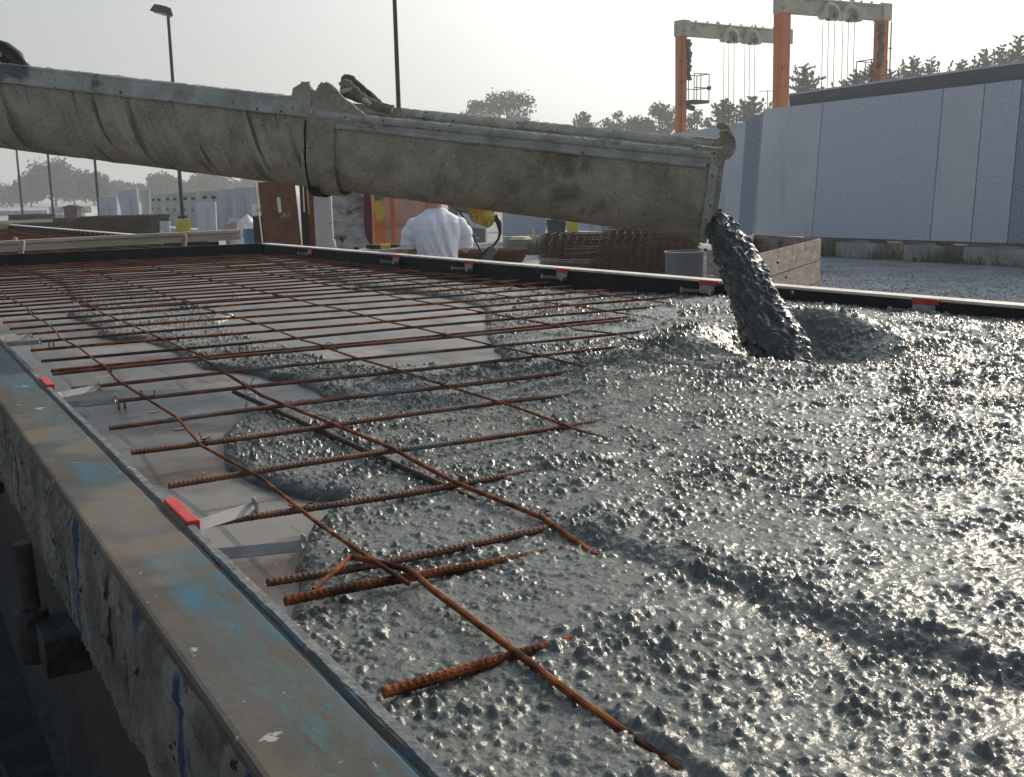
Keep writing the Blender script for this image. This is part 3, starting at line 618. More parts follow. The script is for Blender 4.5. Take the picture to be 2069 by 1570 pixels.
for (px, py, a, lab) in ((312, 833, .3, 'small sliver of pale wood on the steel bed, farther one'), (363, 868, .1, 'small sliver of pale wood on the steel bed, nearer one')):
    p = az(px, py, BED); b = MB(); b.box((0, 0, .002), (.034, .007, .003)); o = b.build('wood_chip', MT['woodl'], loc=p, bevel=.001); o.rotation_euler.z = a; tag(o, lab, 'wood chip', 'wood slivers on the bed')

# ------------------------------------------------------------------ chute
def frame(P0, P1, roll):
    a = (P1 - P0).normalized(); l = Vector((-a.y, a.x, 0)).normalized()
    if l.y < 0: l = -l
    u = a.cross(l); u = u if u.z > 0 else -u
    c, s = math.cos(roll), math.sin(roll)
    return a, l * c + u * s, u * c - l * s
def trough(P0, P1, roll, w0, h0, w1, h1, thick, name, m, parent, bulge=None, n=60, mcs=34):
    a, l, u = frame(P0, P1, roll); vs = []; Lh = (P1 - P0).length
    rings = []
    for i in range(n + 1):
        t = i / n; w = w0 + (w1 - w0) * t; h = h0 + (h1 - h0) * t; O = P0.lerp(P1, t) + l * (w / 2)
        ring = []
        for side in (0, 1):
            ww, hh = (w / 2, h) if side == 0 else (w / 2 - thick, h - thick)
            row = []
            for j in range(mcs + 1):
                th = PI * j / mcs; cx = -math.cos(th); sy = math.sin(th) ** .62
                xx = math.copysign(abs(cx) ** .80, cx) * ww
                nz_ = (vn(np.array([t * Lh * 26 + 3]), np.array([j * .9]), 7)[0] - .5) * .006 + (vn(np.array([t * Lh * 70]), np.array([j * 2.3]), 8)[0] - .5) * .003 if side == 0 else 0
                row.append(O + l * (xx * (1 + nz_ * 2)) - u * (sy * hh + nz_))
            ring += row if side == 0 else row[::-1]
        rings.append(ring)
    k = len(rings[0]); vs = [v for r_ in rings for v in r_]
    fs = [(i * k + j, i * k + (j + 1) % k, (i + 1) * k + (j + 1) % k, (i + 1) * k + j) for i in range(n) for j in range(k)]
    half = mcs + 1
    for e_, fl in ((0, 1), (n, 0)):
        for j in range(mcs):
            q_ = (e_ * k + j, e_ * k + j + 1, e_ * k + k - 2 - j, e_ * k + k - 1 - j); fs.append(q_[::-1] if fl else q_)
    b = MB(); b.add(vs, fs); o = b.build(name, m, parent, smooth=True); return o, a, l, u
def crust_tube(b, pts, r, n=10, seed=0, amp=.13):
    P = []; rs = []; pts = [Vector(p) for p in pts]; rnd = random.Random(seed)
    for p, q_ in zip(pts[:-1], pts[1:]):
        k = max(2, int((q_ - p).length / .012))
        for i in range(k): P.append(p.lerp(q_, i / k)); rs.append(r * (1 + rnd.uniform(-amp, amp) * .6))
    P.append(pts[-1]); rs.append(r); b.tube(P, rs, n)
ROLL = R(6.5)
C1 = ad(1447, 311, 3.95); C0 = ad(640, 229, 4.12)            # near rim of the lower chute: mouth, joint
U1 = ad(632, 205, 4.12); U0 = ad(-330, 95, 4.42)             # near rim of the upper chute
lower = empty('concrete_chute', (C1.x, C1.y, C1.z), 0, 'lower cement crusted steel chute pouring concrete, ending in two curled hooks', 'chute')
inv1 = Matrix.Translation(-C1)
def lw(o): o.parent = lower; o.matrix_parent_inverse = inv1; return o
tr, a1, l1, u1 = trough(C0, C1, ROLL, .44, .300, .44, .332, .008, 'trough', MT['chute'], None); lw(tr)
b = MB(); crust_tube(b, [C0 - u1 * .004, C1 - u1 * .004], .0165, 10, 1); crust_tube(b, [C0 + a1 * .08 - u1 * .040 - l1 * .004, C1 - a1 * .03 - u1 * .044 - l1 * .004], .0095, 8, 2)
b.prism([(0, 0), (1, 0), (1, -.036), (0, -.036)], C0 - l1 * .003, a1 * (C1 - C0).length, u1, l1, .006)
lw(b.build('near_rim', MT['chutetop'], smooth=False))
b = MB(); W1 = .44; crust_tube(b, [C0 + l1 * W1, C1 + l1 * W1], .019, 10, 3); b.prism([(0, 0.01), (1, 0.01), (1, -.04), (0, -.04)], C0 + l1 * (W1 - .006), a1 * (C1 - C0).length, u1, l1, .006)
lw(b.build('far_rim', MT['chutetop']))
def arc_band(O, a, l, u, w, h, t0, t1, y0, y1, out, m, name, parentf, thick=.012):
    """band following the trough outline, from axial offset y0 to y1"""
    b = MB(); n = 44; rows = []
    for ax_, rr in ((y0, out), (y0, out + thick), (y1, out + thick), (y1, out)):
        row = []
        for j in range(n + 1):
            th = t0 + (t1 - t0) * j / n; cx = -math.cos(th); sy = math.sin(th) ** .62
            row.append(O + a * (ax_ + random.uniform(-.0015, .0015)) + l * (w / 2 + math.copysign(abs(cx) ** .80, cx) * (w / 2 + rr)) - u * (sy * (h + rr) + random.uniform(-.001, .001)))
        rows.append(row)
    vs = [v for r_ in rows for v in r_]; K_ = n + 1
    fs = [(i * K_ + j, i * K_ + j + 1, ((i + 1) % 4) * K_ + j + 1, ((i + 1) % 4) * K_ + j) for i in range(4) for j in range(n)]
    fs += [(0, K_, 2 * K_, 3 * K_), (n, K_ + n, 2 * K_ + n, 3 * K_ + n)]
    b.add(vs, fs); return parentf(b.build(name, m))
arc_band(C1, a1, l1, u1, .44, .335, 0, PI, -.016, .014, -.001, MT['chutetop'], 'mouth_flange', lw, .013)
arc_band(C1, a1, l1, u1, .415, .315, 0, PI, .014, .034, -.01, MT['chute'], 'mouth_lip', lw, .012)
arc_band(C0, a1, l1, u1, .44, .312, 0, PI * .93, -.035, .072, .0015, MT['chute'], 'joint_collar', lw, .008)
arc_band(C0, a1, l1, u1, .44, .310, .9, PI * .72, -.045, -.005, .006, MT['darkcrust'], 'joint_gasket', lw, .016)
arc_band(C0, a1, l1, u1, .44, .310, .02, PI * .9, -.0425, -.0355, .001, MT['hole'], 'joint_gap', lw, .0085)
arc_band(C0, a1, l1, u1, .44, .310, .30, PI * .6, -.056, -.0435, .001, MT['chutetop'], 'joint_strap', lw, .0095)
# end hooks: curled plates over the mouth on both rims
def hook(O, name):
    c = [(-.105, -.005), (-.10, .022), (-.088, .030), (.0, .026), (.028, .030), (.040, .048), (.036, .066), (.020, .074), (.008, .082), (.006, .096), (.018, .106), (.040, .108), (.062, .096),
         (.080, .072), (.088, .042), (.084, .010), (.066, -.014), (.040, -.022), (.036, -.05), (.0, -.05), (-.01, -.02)]
    cc = []
    for i in range(len(c)):
        p, q_ = c[i], c[(i + 1) % len(c)]
        for k in range(3):
            t = k / 3; cc.append((p[0] + (q_[0] - p[0]) * t + random.uniform(-.0016, .0016), p[1] + (q_[1] - p[1]) * t + random.uniform(-.0016, .0016)))
    cc = [(x * .78, y * .80) for x, y in cc]
    b = MB(); b.prism(cc, O, a1, u1, l1, .026); return lw(b.build(name, MT['chute'], bevel=.006))
hook(C1 - l1 * .012 - a1 * .004, 'near_hook'); hook(C1 + l1 * (W1 - .014) - a1 * .004, 'far_hook')
# tall gusset ear at the joint, near side and far side
def jag(poly, k=5, am=.002):
    o_ = []
    for i in range(len(poly)):
        p, q_ = poly[i], poly[(i + 1) % len(poly)]
        for s in range(k): t = s / k; o_.append((p[0] + (q_[0] - p[0]) * t + random.uniform(-am, am), p[1] + (q_[1] - p[1]) * t + random.uniform(-am, am)))
    return o_
ear = jag([(-.015, -.05), (-.018, .055), (-.002, .088), (.012, .112), (.038, .114), (.068, .098), (.10, .066), (.17, .022), (.215, .000), (.215, -.03), (.1, -.05)])
b = MB(); b.prism(ear, C0 - l1 * .008, a1, u1, l1, .014); lw(b.build('near_ear', MT['chute'], bevel=.003))
E0 = C0 - a1 * .015 + l1 * .40 + u1 * .012
b = MB(); crust_tube(b, [E0 + u1 * .068 - a1 * .01, E0 + u1 * .085 + a1 * .0, E0 + u1 * .062 + a1 * .03, E0 + u1 * .03 + a1 * .075, E0 + u1 * .008 + a1 * .13, E0 + a1 * .20 - u1 * .002], .021, 10, 9, .3)
b.prism(jag([(-.03, .03), (-.028, .105), (-.008, .118), (.022, .112), (.05, .09), (.13, .035), (.16, .01), (.05, .01)]), E0 + l1 * .03, a1, u1, l1, .012)
lw(b.build('far_ear', MT['eargrey']))
b = MB(); crust_tube(b, [E0 - a1 * .012 + u1 * .050 - l1 * .02, E0 + a1 * .022 + u1 * .062 - l1 * .02, E0 + a1 * .042 + u1 * .066, E0 + a1 * .052 + u1 * .05, E0 + a1 * .08 + u1 * .03 - l1 * .015, E0 + a1 * .115 + u1 * .012 - l1 * .02], .0085, 8, 10, .3)
tag(b.build('rope', MT['rope']), 'short frayed pale rope wound on the chute joint', 'rope')
# upper chute
upper = empty('concrete_chute', (U1.x, U1.y, U1.z), 0, 'upper cement crusted steel chute with drip streaks, entering from the left', 'chute')
inv2 = Matrix.Translation(-U1)
def uw(o): o.parent = upper; o.matrix_parent_inverse = inv2; return o
tr2, a2, l2, u2 = trough(U0, U1, R(1.5), .44, .325, .43, .325, .008, 'trough', MT['chutes'], None, n=80); uw(tr2)
lenU = (U1 - U0).length
b = MB(); b.prism([(0, .002), (1, .002), (1, -.056), (0, -.060)], U0 - l2 * .014, a2 * lenU, u2, l2, .014); crust_tube(b, [U0 - l2 * .006 + u2 * .002, U1 - l2 * .006 + u2 * .002], .010, 8, 22, .3)
crust_tube(b, [U0 - l2 * .010 - u2 * .058, U1 - l2 * .010 - u2 * .054], .006, 6, 23, .4); uw(b.build('near_rim', MT['chutetop']))
b = MB(); crust_tube(b, [U0 + l2 * .43, U1 + l2 * .43], .016, 8, 24, .3); uw(b.build('far_rim', MT['chutetop']))
arc_band(U1, a2, l2, u2, .43, .325, .55, PI, -.030, -.014, .0, MT['chutetop'], 'end_flange', uw, .010)
b = MB(); b.prism(jag([(-.078, 0), (-.078, .040), (-.055, .052), (-.046, .066), (-.018, .070), (-.014, .052), (.008, .040), (.008, -.01)], 5, .0025), U1 - l2 * .010, a2, u2, l2, .016); uw(b.build('near_ear', MT['chute'], bevel=.003))
q0 = U0.lerp(U1, (173 + 330) / 962.)
b = MB(); b.prism([(-.03, 0), (-.02, .014), (-.005, .018), (.02, .012), (.028, 0)], q0 + l2 * .3, a2, u2, l2, .05); b.box(q0 + l2 * .35 - u2 * .012, (.05, .3, .012), rz=math.atan2(l2.y, l2.x) - PI / 2)
uw(b.build('cross_strap', MT['chute']))
# black hose arm over the upper chute at the left edge
H = [ad(-170, 60, 4.5), ad(-90, 78, 4.5), ad(-20, 92, 4.5), ad(12, 100, 4.48), ad(34, 118, 4.46), ad(56, 146, 4.44)]
t = empty('support_boom', H[3], 0, 'black greasy curved arm resting on the upper chute at the left edge', 'support arm'); invh = Matrix.Translation(-H[3])
b = MB(); b.tube([H[0], H[1], H[2], H[3], H[4], H[5]], [.05, .05, .034, .030, .032, .022], 14); o = b.build('tube', MT['rubber'], t, smooth=True); o.matrix_parent_inverse = invh
b = MB(); b.tube([p + Vector((0, 0, -.04)) for p in H[:4]] + [H[4] + Vector((0, 0, -.02))], .030, 12); o = b.build('lower_tube', MT['darkcrust'], t, smooth=True); o.matrix_parent_inverse = invh
b = MB(); b.tube([H[2] + Vector((0, 0, -.012)) - l2 * .03, H[3] + Vector((.0, 0, -.022)) - l2 * .03], .010, 10); o = b.build('worn_strip', MT['galv'], t, smooth=True); o.matrix_parent_inverse = invh

# ------------------------------------------------------------------ falling stream
cen = [(1360, 428, 22, 26, 4.16), (1400, 430, 24, 28, 4.14), (1434, 442, 24, 30, 4.12), (1457, 466, 29, 33, 4.08), (1481, 504, 37, 37, 4.04), (1502, 552, 42, 40, 3.98), (1524, 602, 45, 43, 3.92), (1546, 652, 53, 47, 3.86), (1574, 704, 56, 50, 3.80), (1594, 752, 54, 50, 3.75), (1606, 812, 50, 48, 3.70)]
n = 330; m_ = 150; ts = np.linspace(0, len(cen) - 1, n); ca = np.array(cen, float)
cs = np.stack([np.interp(ts, range(len(cen)), ca[:, k]) for k in range(5)], -1)
for k in range(5): cs[:, k] = np.convolve(np.pad(cs[:, k], 12, 'edge'), np.ones(25) / 25, 'valid')
P = np.array([ad(c[0], c[1], c[4])[:] for c in cs]); T = np.gradient(P, axis=0); T /= np.linalg.norm(T, axis=1)[:, None]
vdir = np.array(M @ Vector((0, 0, -1))); A = np.cross(T, vdir); A /= np.linalg.norm(A, axis=1)[:, None]; B = np.cross(A, T)
th = np.linspace(0, 2 * PI, m_, endpoint=False); TH, TT = np.meshgrid(th, np.linspace(0, 1, n))
ln = np.concatenate([[0], np.cumsum(np.linalg.norm(np.diff(P, axis=0), axis=1))]); LN = np.repeat(ln[:, None], m_, 1)
ra = (cs[:, 2] * cs[:, 4] / F)[:, None]; rb = (cs[:, 3] * cs[:, 4] / F)[:, None]
uu = TH * .085; up = np.minimum(TH, 2 * PI - TH) * .085
wgt = np.clip(np.minimum(TH, 2 * PI - TH) * 3, 0, 1)
dsp = .030 * (fbm(np.cos(TH) * 1.6 + 9, LN * 9 + np.sin(TH) * 1.6, 11, 3) - .5) + .016 * (fbm(np.cos(TH) * 4 + 9, LN * 20 + np.sin(TH) * 4, 12, 3) - .5)
ju = uu + .02 * (fbm(uu * 20, LN * 20, 13) - .5)
dsp += (.010 * stones(ju, LN, .036, .45, 610) + .0065 * stones(ju, LN, .021, .5, 620) + .003 * stones(ju, LN, .012, .5, 630)) * wgt
VV = P[:, None, :] + A[:, None, :] * ((ra + dsp) * np.cos(TH))[..., None] + B[:, None, :] * ((rb + dsp) * np.sin(TH))[..., None]
ii = np.arange(n * m_).reshape(n, m_); Q = np.stack([ii[:-1], np.roll(ii, -1, 1)[:-1], np.roll(ii, -1, 1)[1:], ii[1:]], -1).reshape(-1, 4)
tag(np_mesh('concrete_stream', VV.reshape(-1, 3), Q, MT['stream']), 'thick dark stream of wet concrete falling from the chute mouth', 'concrete stream')
# drops beside the stream
b = MB()
for px, py, r in ((1572, 530, .006), (1600, 592, .007), (1588, 560, .005), (1425, 505, .006), (1455, 575, .006)):
    p = ad(px, py, 4.0); b.lathe([(.0001, -r), (r * .7, -r * .7), (r, 0), (r * .7, r * .7), (.0001, r)], p, 8)
tag(b.build('concrete_splashes', MT['stream'], smooth=True), 'small flying concrete drops next to the falling stream', 'drops', kind='stuff')

# ------------------------------------------------------------------ second form behind the end rail
f2 = empty('casting_form', (2, 12, 0), 0, 'second casting form with rusty mesh, beyond the end rail of the first', 'casting form'); inv3 = Matrix.Translation((-2, -12, 0))
def p2(b, n, m, **k): o = b.build(n, m, f2, **k); o.matrix_parent_inverse = inv3; return o
FX = lambda y: 3.93 - .056 * y
b = MB(); b.prism([(-.6, 12.2), (FX(12.2), 12.2), (FX(25), 25), (-.6, 25)], (0, 0, .9), (1, 0, 0), (0, 1, 0), (0, 0, 1), .03); p2(b, 'deck', MT['rustfar'])
b = MB(); b.prism([(FX(12.3), 12.3), (FX(12.3) + .1, 12.3), (FX(25) + .1, 25), (FX(25), 25)], (0, 0, .5), (1, 0, 0), (0, 1, 0), (0, 0, 1), .57); p2(b, 'far_rail', MT['black'])
b = MB(); b.prism([(FX(12.3), 12.3), (FX(12.3) + .1, 12.3), (FX(25) + .1, 25), (FX(25), 25)], (0, 0, 1.071), (1, 0, 0), (0, 1, 0), (0, 0, 1), .012); p2(b, 'rail_edge', MT['railtop'])
b = MB(); b.box((1.0, 25, 1.0), (3.2, .12, .24)); b.box((1.0, 25.9, 1.12), (5, .12, .06)); p2(b, 'end_rail', MT['pipe'])
t = empty('rebar_mesh', (.4, 12.3, .99), 0, 'rust red mesh laid in the second form beyond the first end rail', 'rebar mesh', 'rebar mesh sheets in the form'); iv = Matrix.Translation((-.4, -12.3, -.99))
y = 12.5; i = 0
while y < 24.8 and i < 62:
    b = MB(); b.tube([(-.4, y, 1.0 + random.uniform(-.01, .012)), (FX(y) - .05, y + random.uniform(-.03, .03), 1.0 + random.uniform(-.01, .012))], .009, 5); o = b.build('cross_bar', MT['rustfar'], t); o.matrix_parent_inverse = iv; y += .2; i += 1
for x in np.arange(0, 3.2, .35):
    b = MB(); b.tube([(x, 12.3, 1.012), (x * .93, 24.8, 1.012)], .008, 5); o = b.build('long_bar', MT['rustfar'], t); o.matrix_parent_inverse = iv
cpm = [(3.17 + (2.82 - 3.17) * k / 22, 13.3 + 6.6 * k / 22) for k in range(23)]
b0 = None
for k, (x, y) in enumerate(cpm):
    b = MB() if b0 is None else None
    if b0 is None:
        b.box((0, 0, 0), (.02, .10, .030)); b0 = b.build('rail_block', MT['red'], bevel=.003); o = b0
    else: o = b0.copy(); COL.objects.link(o)
    o.location = (FX(y) - .012, y, 1.055); tag(o, 'small red block in the even row along the distant rail of the second form', 'rail block', 'row of red blocks on the distant rail')
# beige beam across the end, with vertical pins
pL = ay(-120, 503, 11.62); pR = ay(486, 472, 11.62)
beam = MB(); 
d_ = (pR - pL); beam.prism([(0, -.045), (1, -.045), (1, .012), (0, .012)], pL, d_, Vector((0, 0, 1)), Vector((0, 1, 0)), .03); beam.prism([(0, .012), (1, .012), (1, .045), (0, .045)], pL - Vector((0, .02, 0)), d_, Vector((0, 0, 1)), Vector((0, 1, 0)), .07)
beam.prism([(0, -.06), (1, -.06), (1, -.045), (0, -.045)], pL - Vector((0, .02, 0)), d_, Vector((0, 0, 1)), Vector((0, 1, 0)), .07)
tag(beam.build('steel_beam', MT['pipe'], bevel=.004), 'long beige beam lying across behind the black end rail', 'beam')
for (px, y0, y1, ln_, yy_, lab) in ((44, 513, 486, -4, 11.5, 'bent stub pin second from the left, nearer of the left pair'), (30, 492, 480, 0, 11.75, 'pale stub pin at the left behind the beige beam'),
                            (370, 498, 474, 3, 11.5, 'rusty stub pin in front of the beige beam, right end'), (322, 482, 469, 2, 11.75, 'small stub pin poking up behind the beige beam, right half')):
    q1 = ay(px + ln_ * .5, y0, yy_); q2 = ay(px - ln_ * .4 + (4 if ln_ > 0 else 0), y1, yy_); b = MB(); b.tube([q1 - Vector((0, 0, .1)), q1, q2 - Vector((0, 0, .01)), q2 + Vector((.004, 0, .006))], [.026, .026, .026, .012], 12)
    tag(b.build('stub_pin', MT['stub'], smooth=True), lab, 'pin', 'stub pins at the end beam')

# ------------------------------------------------------------------ stacks of wire mesh
def mesh_stack(c, L_, Wd, Hh, yaw, layers, label, m, nc=16, base=0.05, fan=0.0, seed=3, r=.004, dark=False):
    t = empty('mesh_stack', (c[0], c[1], 0), yaw, label, 'mesh stack', 'stacks of rusty wire mesh'); rnd = random.Random(seed)
    for k in range(layers):
        z = base + (k + .5) * Hh / layers; b = MB(); ox = rnd.uniform(-.03, .03) + fan * k / layers; oy = rnd.uniform(-.02, .02)
        for j in range(6):
            yj = -Wd / 2 + Wd * j / 5; b.tube([(-L_ / 2 + ox, yj + oy, z), (L_ * rnd.uniform(-.1, .1), yj + oy, z + rnd.uniform(-.01, .01)), (L_ / 2 + ox, yj + oy, z + rnd.uniform(-.01, .01))], r, 4)
        for j in range(nc):
            xj = -L_ / 2 + .04 + (L_ - .08) * j / (nc - 1); b.tube([(xj + ox, -Wd / 2 - .04 + oy, z + r * 2), (xj + ox, Wd / 2 + .04 + oy, z + r * 2)], r, 4)
        b.build('mesh_sheet', m, t)
    for x in (-L_ * .35, 0, L_ * .35):
        b = MB(); b.box((x, 0, base / 2), (.1, Wd * .9, base)); b.build('skid', MT['wood'], t)
    return t
p = gp(1245, 19.6); mesh_stack(p, 2.75, 1.2, .72, VY - .12, 24, 'large brown stack of rusty wire mesh behind the far rail, under the chute mouth', MT['rustdark'], 20, .06, .10, 3, .0052)
p = gp(1290, 20.6); mesh_stack(p, 1.6, 1.1, .82, VY + .5, 18, 'rusty mesh stack leaning behind the large brown one, right beneath the chute', MT['rustfar'], 14, .1, .4, 5, .005)
p = gp(975, 24); mesh_stack(p, 1.7, .9, .28, VY - .05, 10, 'low flat stack of rusty mesh on the ground right of the man', MT['rustfar'], 30, .03, .1, 8, .007)
p = gp(245, 44); mesh_stack(p, 2.85, 2.2, .80, VY - .02, 20, 'dark brown mesh stack left of the lamp post with the yellow base, longest one', MT['rustblack'], 26, .08, .1, 9, .012)
p = gp(128, 52); mesh_stack(p, 3.0, 2, .62, VY, 16, 'dark mesh stack in the middle of three far ones', MT['rustblack'], 20, .08, .1, 10, .012)
p = gp(58, 58); mesh_stack(p, 1.6, 2, .75, VY, 16, 'dark mesh stack farthest left of the far ones', MT['rustblack'], 14, .08, .1, 11, .012)

# ------------------------------------------------------------------ lamp posts
def lamp_post(px, d, h, r, head, base, lab, grp='tall lamp posts'):
    p = gp(px, d); t = empty('lamp_post', p, VY, lab, 'lamp post', grp)
    b = MB(); b.tube([(0, 0, .2), (0, 0, h)], [r, r * .72], 10); b.box((0, 0, .74 if base else .1), (r * 4, r * 4, .12)); b.build('pole', MT['pole'], t, smooth=False)
    if base:
        b = MB(); b.lathe([(.001, .66), (.285, .66), (.30, .64), (.30, 0)], (0, 0, 0), 22); b.build('base', MT['yellow'], t, smooth=False)
    if head:
        for s, a in ((-1, .25), (1, -.15)):
            b = MB(); cx = -.34 if s < 0 else -.10
            b.box((cx, -.18 * s, h + .28 - .06 * s), (.70, .50, .30), rz=.5 * s, ry=.25, taper=.62); o = b.build('lamp_head', MT['pole'], t, bevel=.02)
            b = MB(); b.box((cx - .01, -.18 * s - .0, h + .125 - .06 * s), (.55, .36, .02), rz=.5 * s, ry=.25); b.build('lens', MT['lampglass'], o)
        b = MB(); b.tube([(0, 0, h - .05), (-.02, 0, h + .12), (-.1, -.05, h + .22)], .05, 8); b.tube([(-.14, .12, h + .1), (.06, -.1, h + .1)], .035, 8); b.build('bracket', MT['pole'], t)
    return t
lamp_post(366, 46.5, 1.56 + (397 - 48) * 46.5 / F, .085, True, True, 'lamp post with twin floodlight heads on a yellow round base')
lamp_post(812, 33.5, 9.6, .078, True, True, 'tall dark lamp post rising behind the chute joint, its top out of frame')
lamp_post(198, 63.5, 6.9, .085, True, False, 'dark lamp post seen below the chute, third from the left')
lamp_post(105, 72, 6.9, .085, True, False, 'dark lamp post seen below the chute, second from the left')
lamp_post(43, 80, 6.9, .085, True, False, 'dark lamp post seen below the chute, nearest the left edge')

# ------------------------------------------------------------------ big precast panels on the right
def slab(name, poly_zy, X0_, lean, thick, m, parent, off=0):
    """upright panel in a plane of constant x: poly in (y, z), leaning back by lean per metre"""
    b = MB(); n = len(poly_zy); vs = [(X0_ + off + lean * z, y, z) for y, z in poly_zy] + [(X0_ + off + thick + lean * z, y, z) for y, z in poly_zy]
    b.add(vs, [tuple(range(n)), tuple(range(n, 2 * n))[::-1]] + [(i, (i + 1) % n, n + (i + 1) % n, n + i) for i in range(n)]); o = b.build(name, m, parent); return o
XP = 18.0; LN_ = .04
def yz(px, py): q_ = ax(px, py, XP); return (q_.y, q_.z)
c_bl, c_tl = yz(1522, 475), yz(1543, 221); c_tr = yz(2069, 160); c_br = yz(2069, 492)
sl_t = (c_tr[1] - c_tl[1]) / (c_tr[0] - c_tl[0]); sl_b = (c_br[1] - c_bl[1]) / (c_br[0] - c_bl[0])
def tz(y): return c_tl[1] + sl_t * (y - c_tl[0])
def bz(y): return c_bl[1] + sl_b * (y - c_bl[0])
panel = empty('precast_panel', (XP, 14, 0), 0, 'huge pale blue grey precast wall panel standing on concrete blocks at right', 'wall panel', 'precast panels along the yard'); 
def pp(o, par=panel, base=Vector((XP, 14, 0))): o.parent = par; o.matrix_parent_inverse = Matrix.Translation(-base); return o
cuts = [(1522, 475, 1543, 221), (1640, 480, 1663, 209), (1879, 486, 1906, 183), (1961, 489, 1990, 171), (2035, 491, 2066, 161)]
edges = [(yz(a_, b_)[0], yz(c_, d__)[0]) for a_, b_, c_, d__ in cuts] + [(9.0, 9.2)]
mats_ = [MT['precast'], MT['precastb'], MT['precast'], MT['precastb'], MT['precastd']]
for i in range(5):
    (yb0, yt0), (yb1, yt1) = edges[i], edges[i + 1]; g_ = .012
    poly = [(yb0 - g_, bz(yb0)), (yt0 - g_, tz(yt0)), (yt1 + g_, tz(yt1)), (yb1 + g_, bz(yb1))]
    pp(slab('face_strip', poly, XP, 0, .06, mats_[i], None))
yl = edges[0]; poly = [(yl[0], bz(yl[0]) + .002), (yl[1], tz(yl[1])), (9.1, tz(9.1)), (9, bz(9) + .002)]
pp(slab('core', poly, XP + .02, 0, .22, MT['coping'], None))
# second panel standing behind with dark top edge
y1_ = yz(1574, 205)[0]
pb = empty('precast_panel', (XP + .5, 14, 0), 0, 'grey precast panel whose dark top edge shows above the huge pale one', 'wall panel', 'precast panels along the yard')
poly = [(y1_, .5), (y1_, yz(1574, 197)[1] + .05), (9, yz(2069, 134)[1] + .14), (9, .5)]
pp(slab('wall', poly, XP + .30, 0, .5, MT['coping'], None), pb, Vector((XP + .5, 14, 0)))
b = MB(); b.prism([(y1_, yz(1574, 197)[1] + .052), (y1_, yz(1574, 197)[1] + .092), (9, yz(2069, 134)[1] + .182), (9, yz(2069, 134)[1] + .142)], (XP + .28, 0, 0), (0, 1, 0), (0, 0, 1), (1, 0, 0), .5)
pp(b.build('top_edge', MT['precast']), pb, Vector((XP + .5, 14, 0)))
# third: further left, behind the chute mouth
X3 = 18.6
def yz3(px, py): q_ = ax(px, py, X3); return (q_.y, q_.z)
p3 = empty('precast_panel', (X3, 24, 0), 0, 'pale precast panel with speckled dark end, behind the chute mouth and hooks', 'wall panel', 'precast panels along the yard')
c = [yz3(1494, 462), yz3(1509, 246), yz3(1340, 274), yz3(1325, 470)]
pp(slab('face_strip', [c[0], c[1], c[2], c[3]], X3, 0, .3, MT['precast'], None), p3, Vector((X3, 24, 0)))
c2 = [yz3(1520, 482), yz3(1540, 230), yz3(1508.5, 245), yz3(1493, 462)]
pp(slab('speckled_end', c2, X3 - .02, 0, .3, MT['precastd'], None), p3, Vector((X3, 24, 0)))
c = [yz3(1324, 472), yz3(1338, 274), yz3(1240, 290), yz3(1100, 320), yz3(1085, 480)]
p4 = empty('precast_panel', (X3 + .1, 30, 0), 0, 'pale wall panel seen beneath the lower chute behind the mesh stack', 'wall panel', 'precast panels along the yard')
pp(slab('face', [(a_, max(b_, .3)) for a_, b_ in c], X3 + .1, 0, .3, MT['precast'], None), p4, Vector((X3 + .1, 30, 0)))
# dunnage blocks
for (px, w, m, lab) in ((1745, 1.1, 'conc', 'concrete support block under the huge panel, left one'), (1880, .9, 'conc', 'shaded concrete support block with timber wedge under the huge panel, middle one'), (2040, 1.6, 'conc', 'pale concrete support block under the huge panel at the right edge')):
    q_ = ax(px, 500, XP + .1); b = MB(); t = empty('support_block', (XP + .25, q_.y, 0), 0, lab, 'support block', 'blocks carrying the huge panel')
    b.box((0, 0, .155), (.8, w, .31)); b.build('block', MT[m], t, bevel=.02); b = MB(); b.box((0, 0, .335), (.5, w * .5, .045)); b.build('timber', MT['wood'], t)
b = MB(); b.box((XP + 1.6, 14, .28), (.3, 12, .56)); tag(b.build('kerb_wall', MT['coping']), 'long low concrete wall coloured dark for the shade behind the support blocks', 'low wall')  # dark wall colour stands in for the shadows under the panel
# weeds
b = MB(); rnd = random.Random(5)
for i in range(4200):
    y = rnd.uniform(9.5, 19.2); x = XP - .15 + rnd.uniform(-.15, .55)
    dens = .5 + .5 * math.sin(y * 3.1) * math.sin(y * 1.3 + 1)
    if rnd.random() > dens + .15: continue
    h = rnd.uniform(.06, .30) * (.5 + dens); a = rnd.uniform(0, PI); w = .010; dx, dy = math.cos(a) * w, math.sin(a) * w; lx, ly = rnd.uniform(-.1, .1), rnd.uniform(-.1, .1)
    b.add([(x - dx, y - dy, 0), (x + dx, y + dy, 0), (x + lx, y + ly, h)], [(0, 1, 2)])
tag(b.build('weeds', MT['grass'], recalc=False), 'strip of green weeds growing at the foot of the huge panel', 'weeds', kind='stuff')
b = MB()
for i in range(500):
    px = rnd.uniform(1025, 1095); q_ = gp(px, rnd.uniform(26.6, 27.6)); h = rnd.uniform(.1, .45); a = rnd.uniform(0, PI); w = .012
    b.add([(q_.x - w * math.cos(a), q_.y - w * math.sin(a), 0), (q_.x + w * math.cos(a), q_.y + w * math.sin(a), 0), (q_.x + rnd.uniform(-.12, .12), q_.y + rnd.uniform(-.1, .1), h)], [(0, 1, 2)])
tag(b.build('dry_grass', MT['grass'], recalc=False), 'thin tufts of dry grass before the pale slab right of the man', 'grass', kind='stuff')

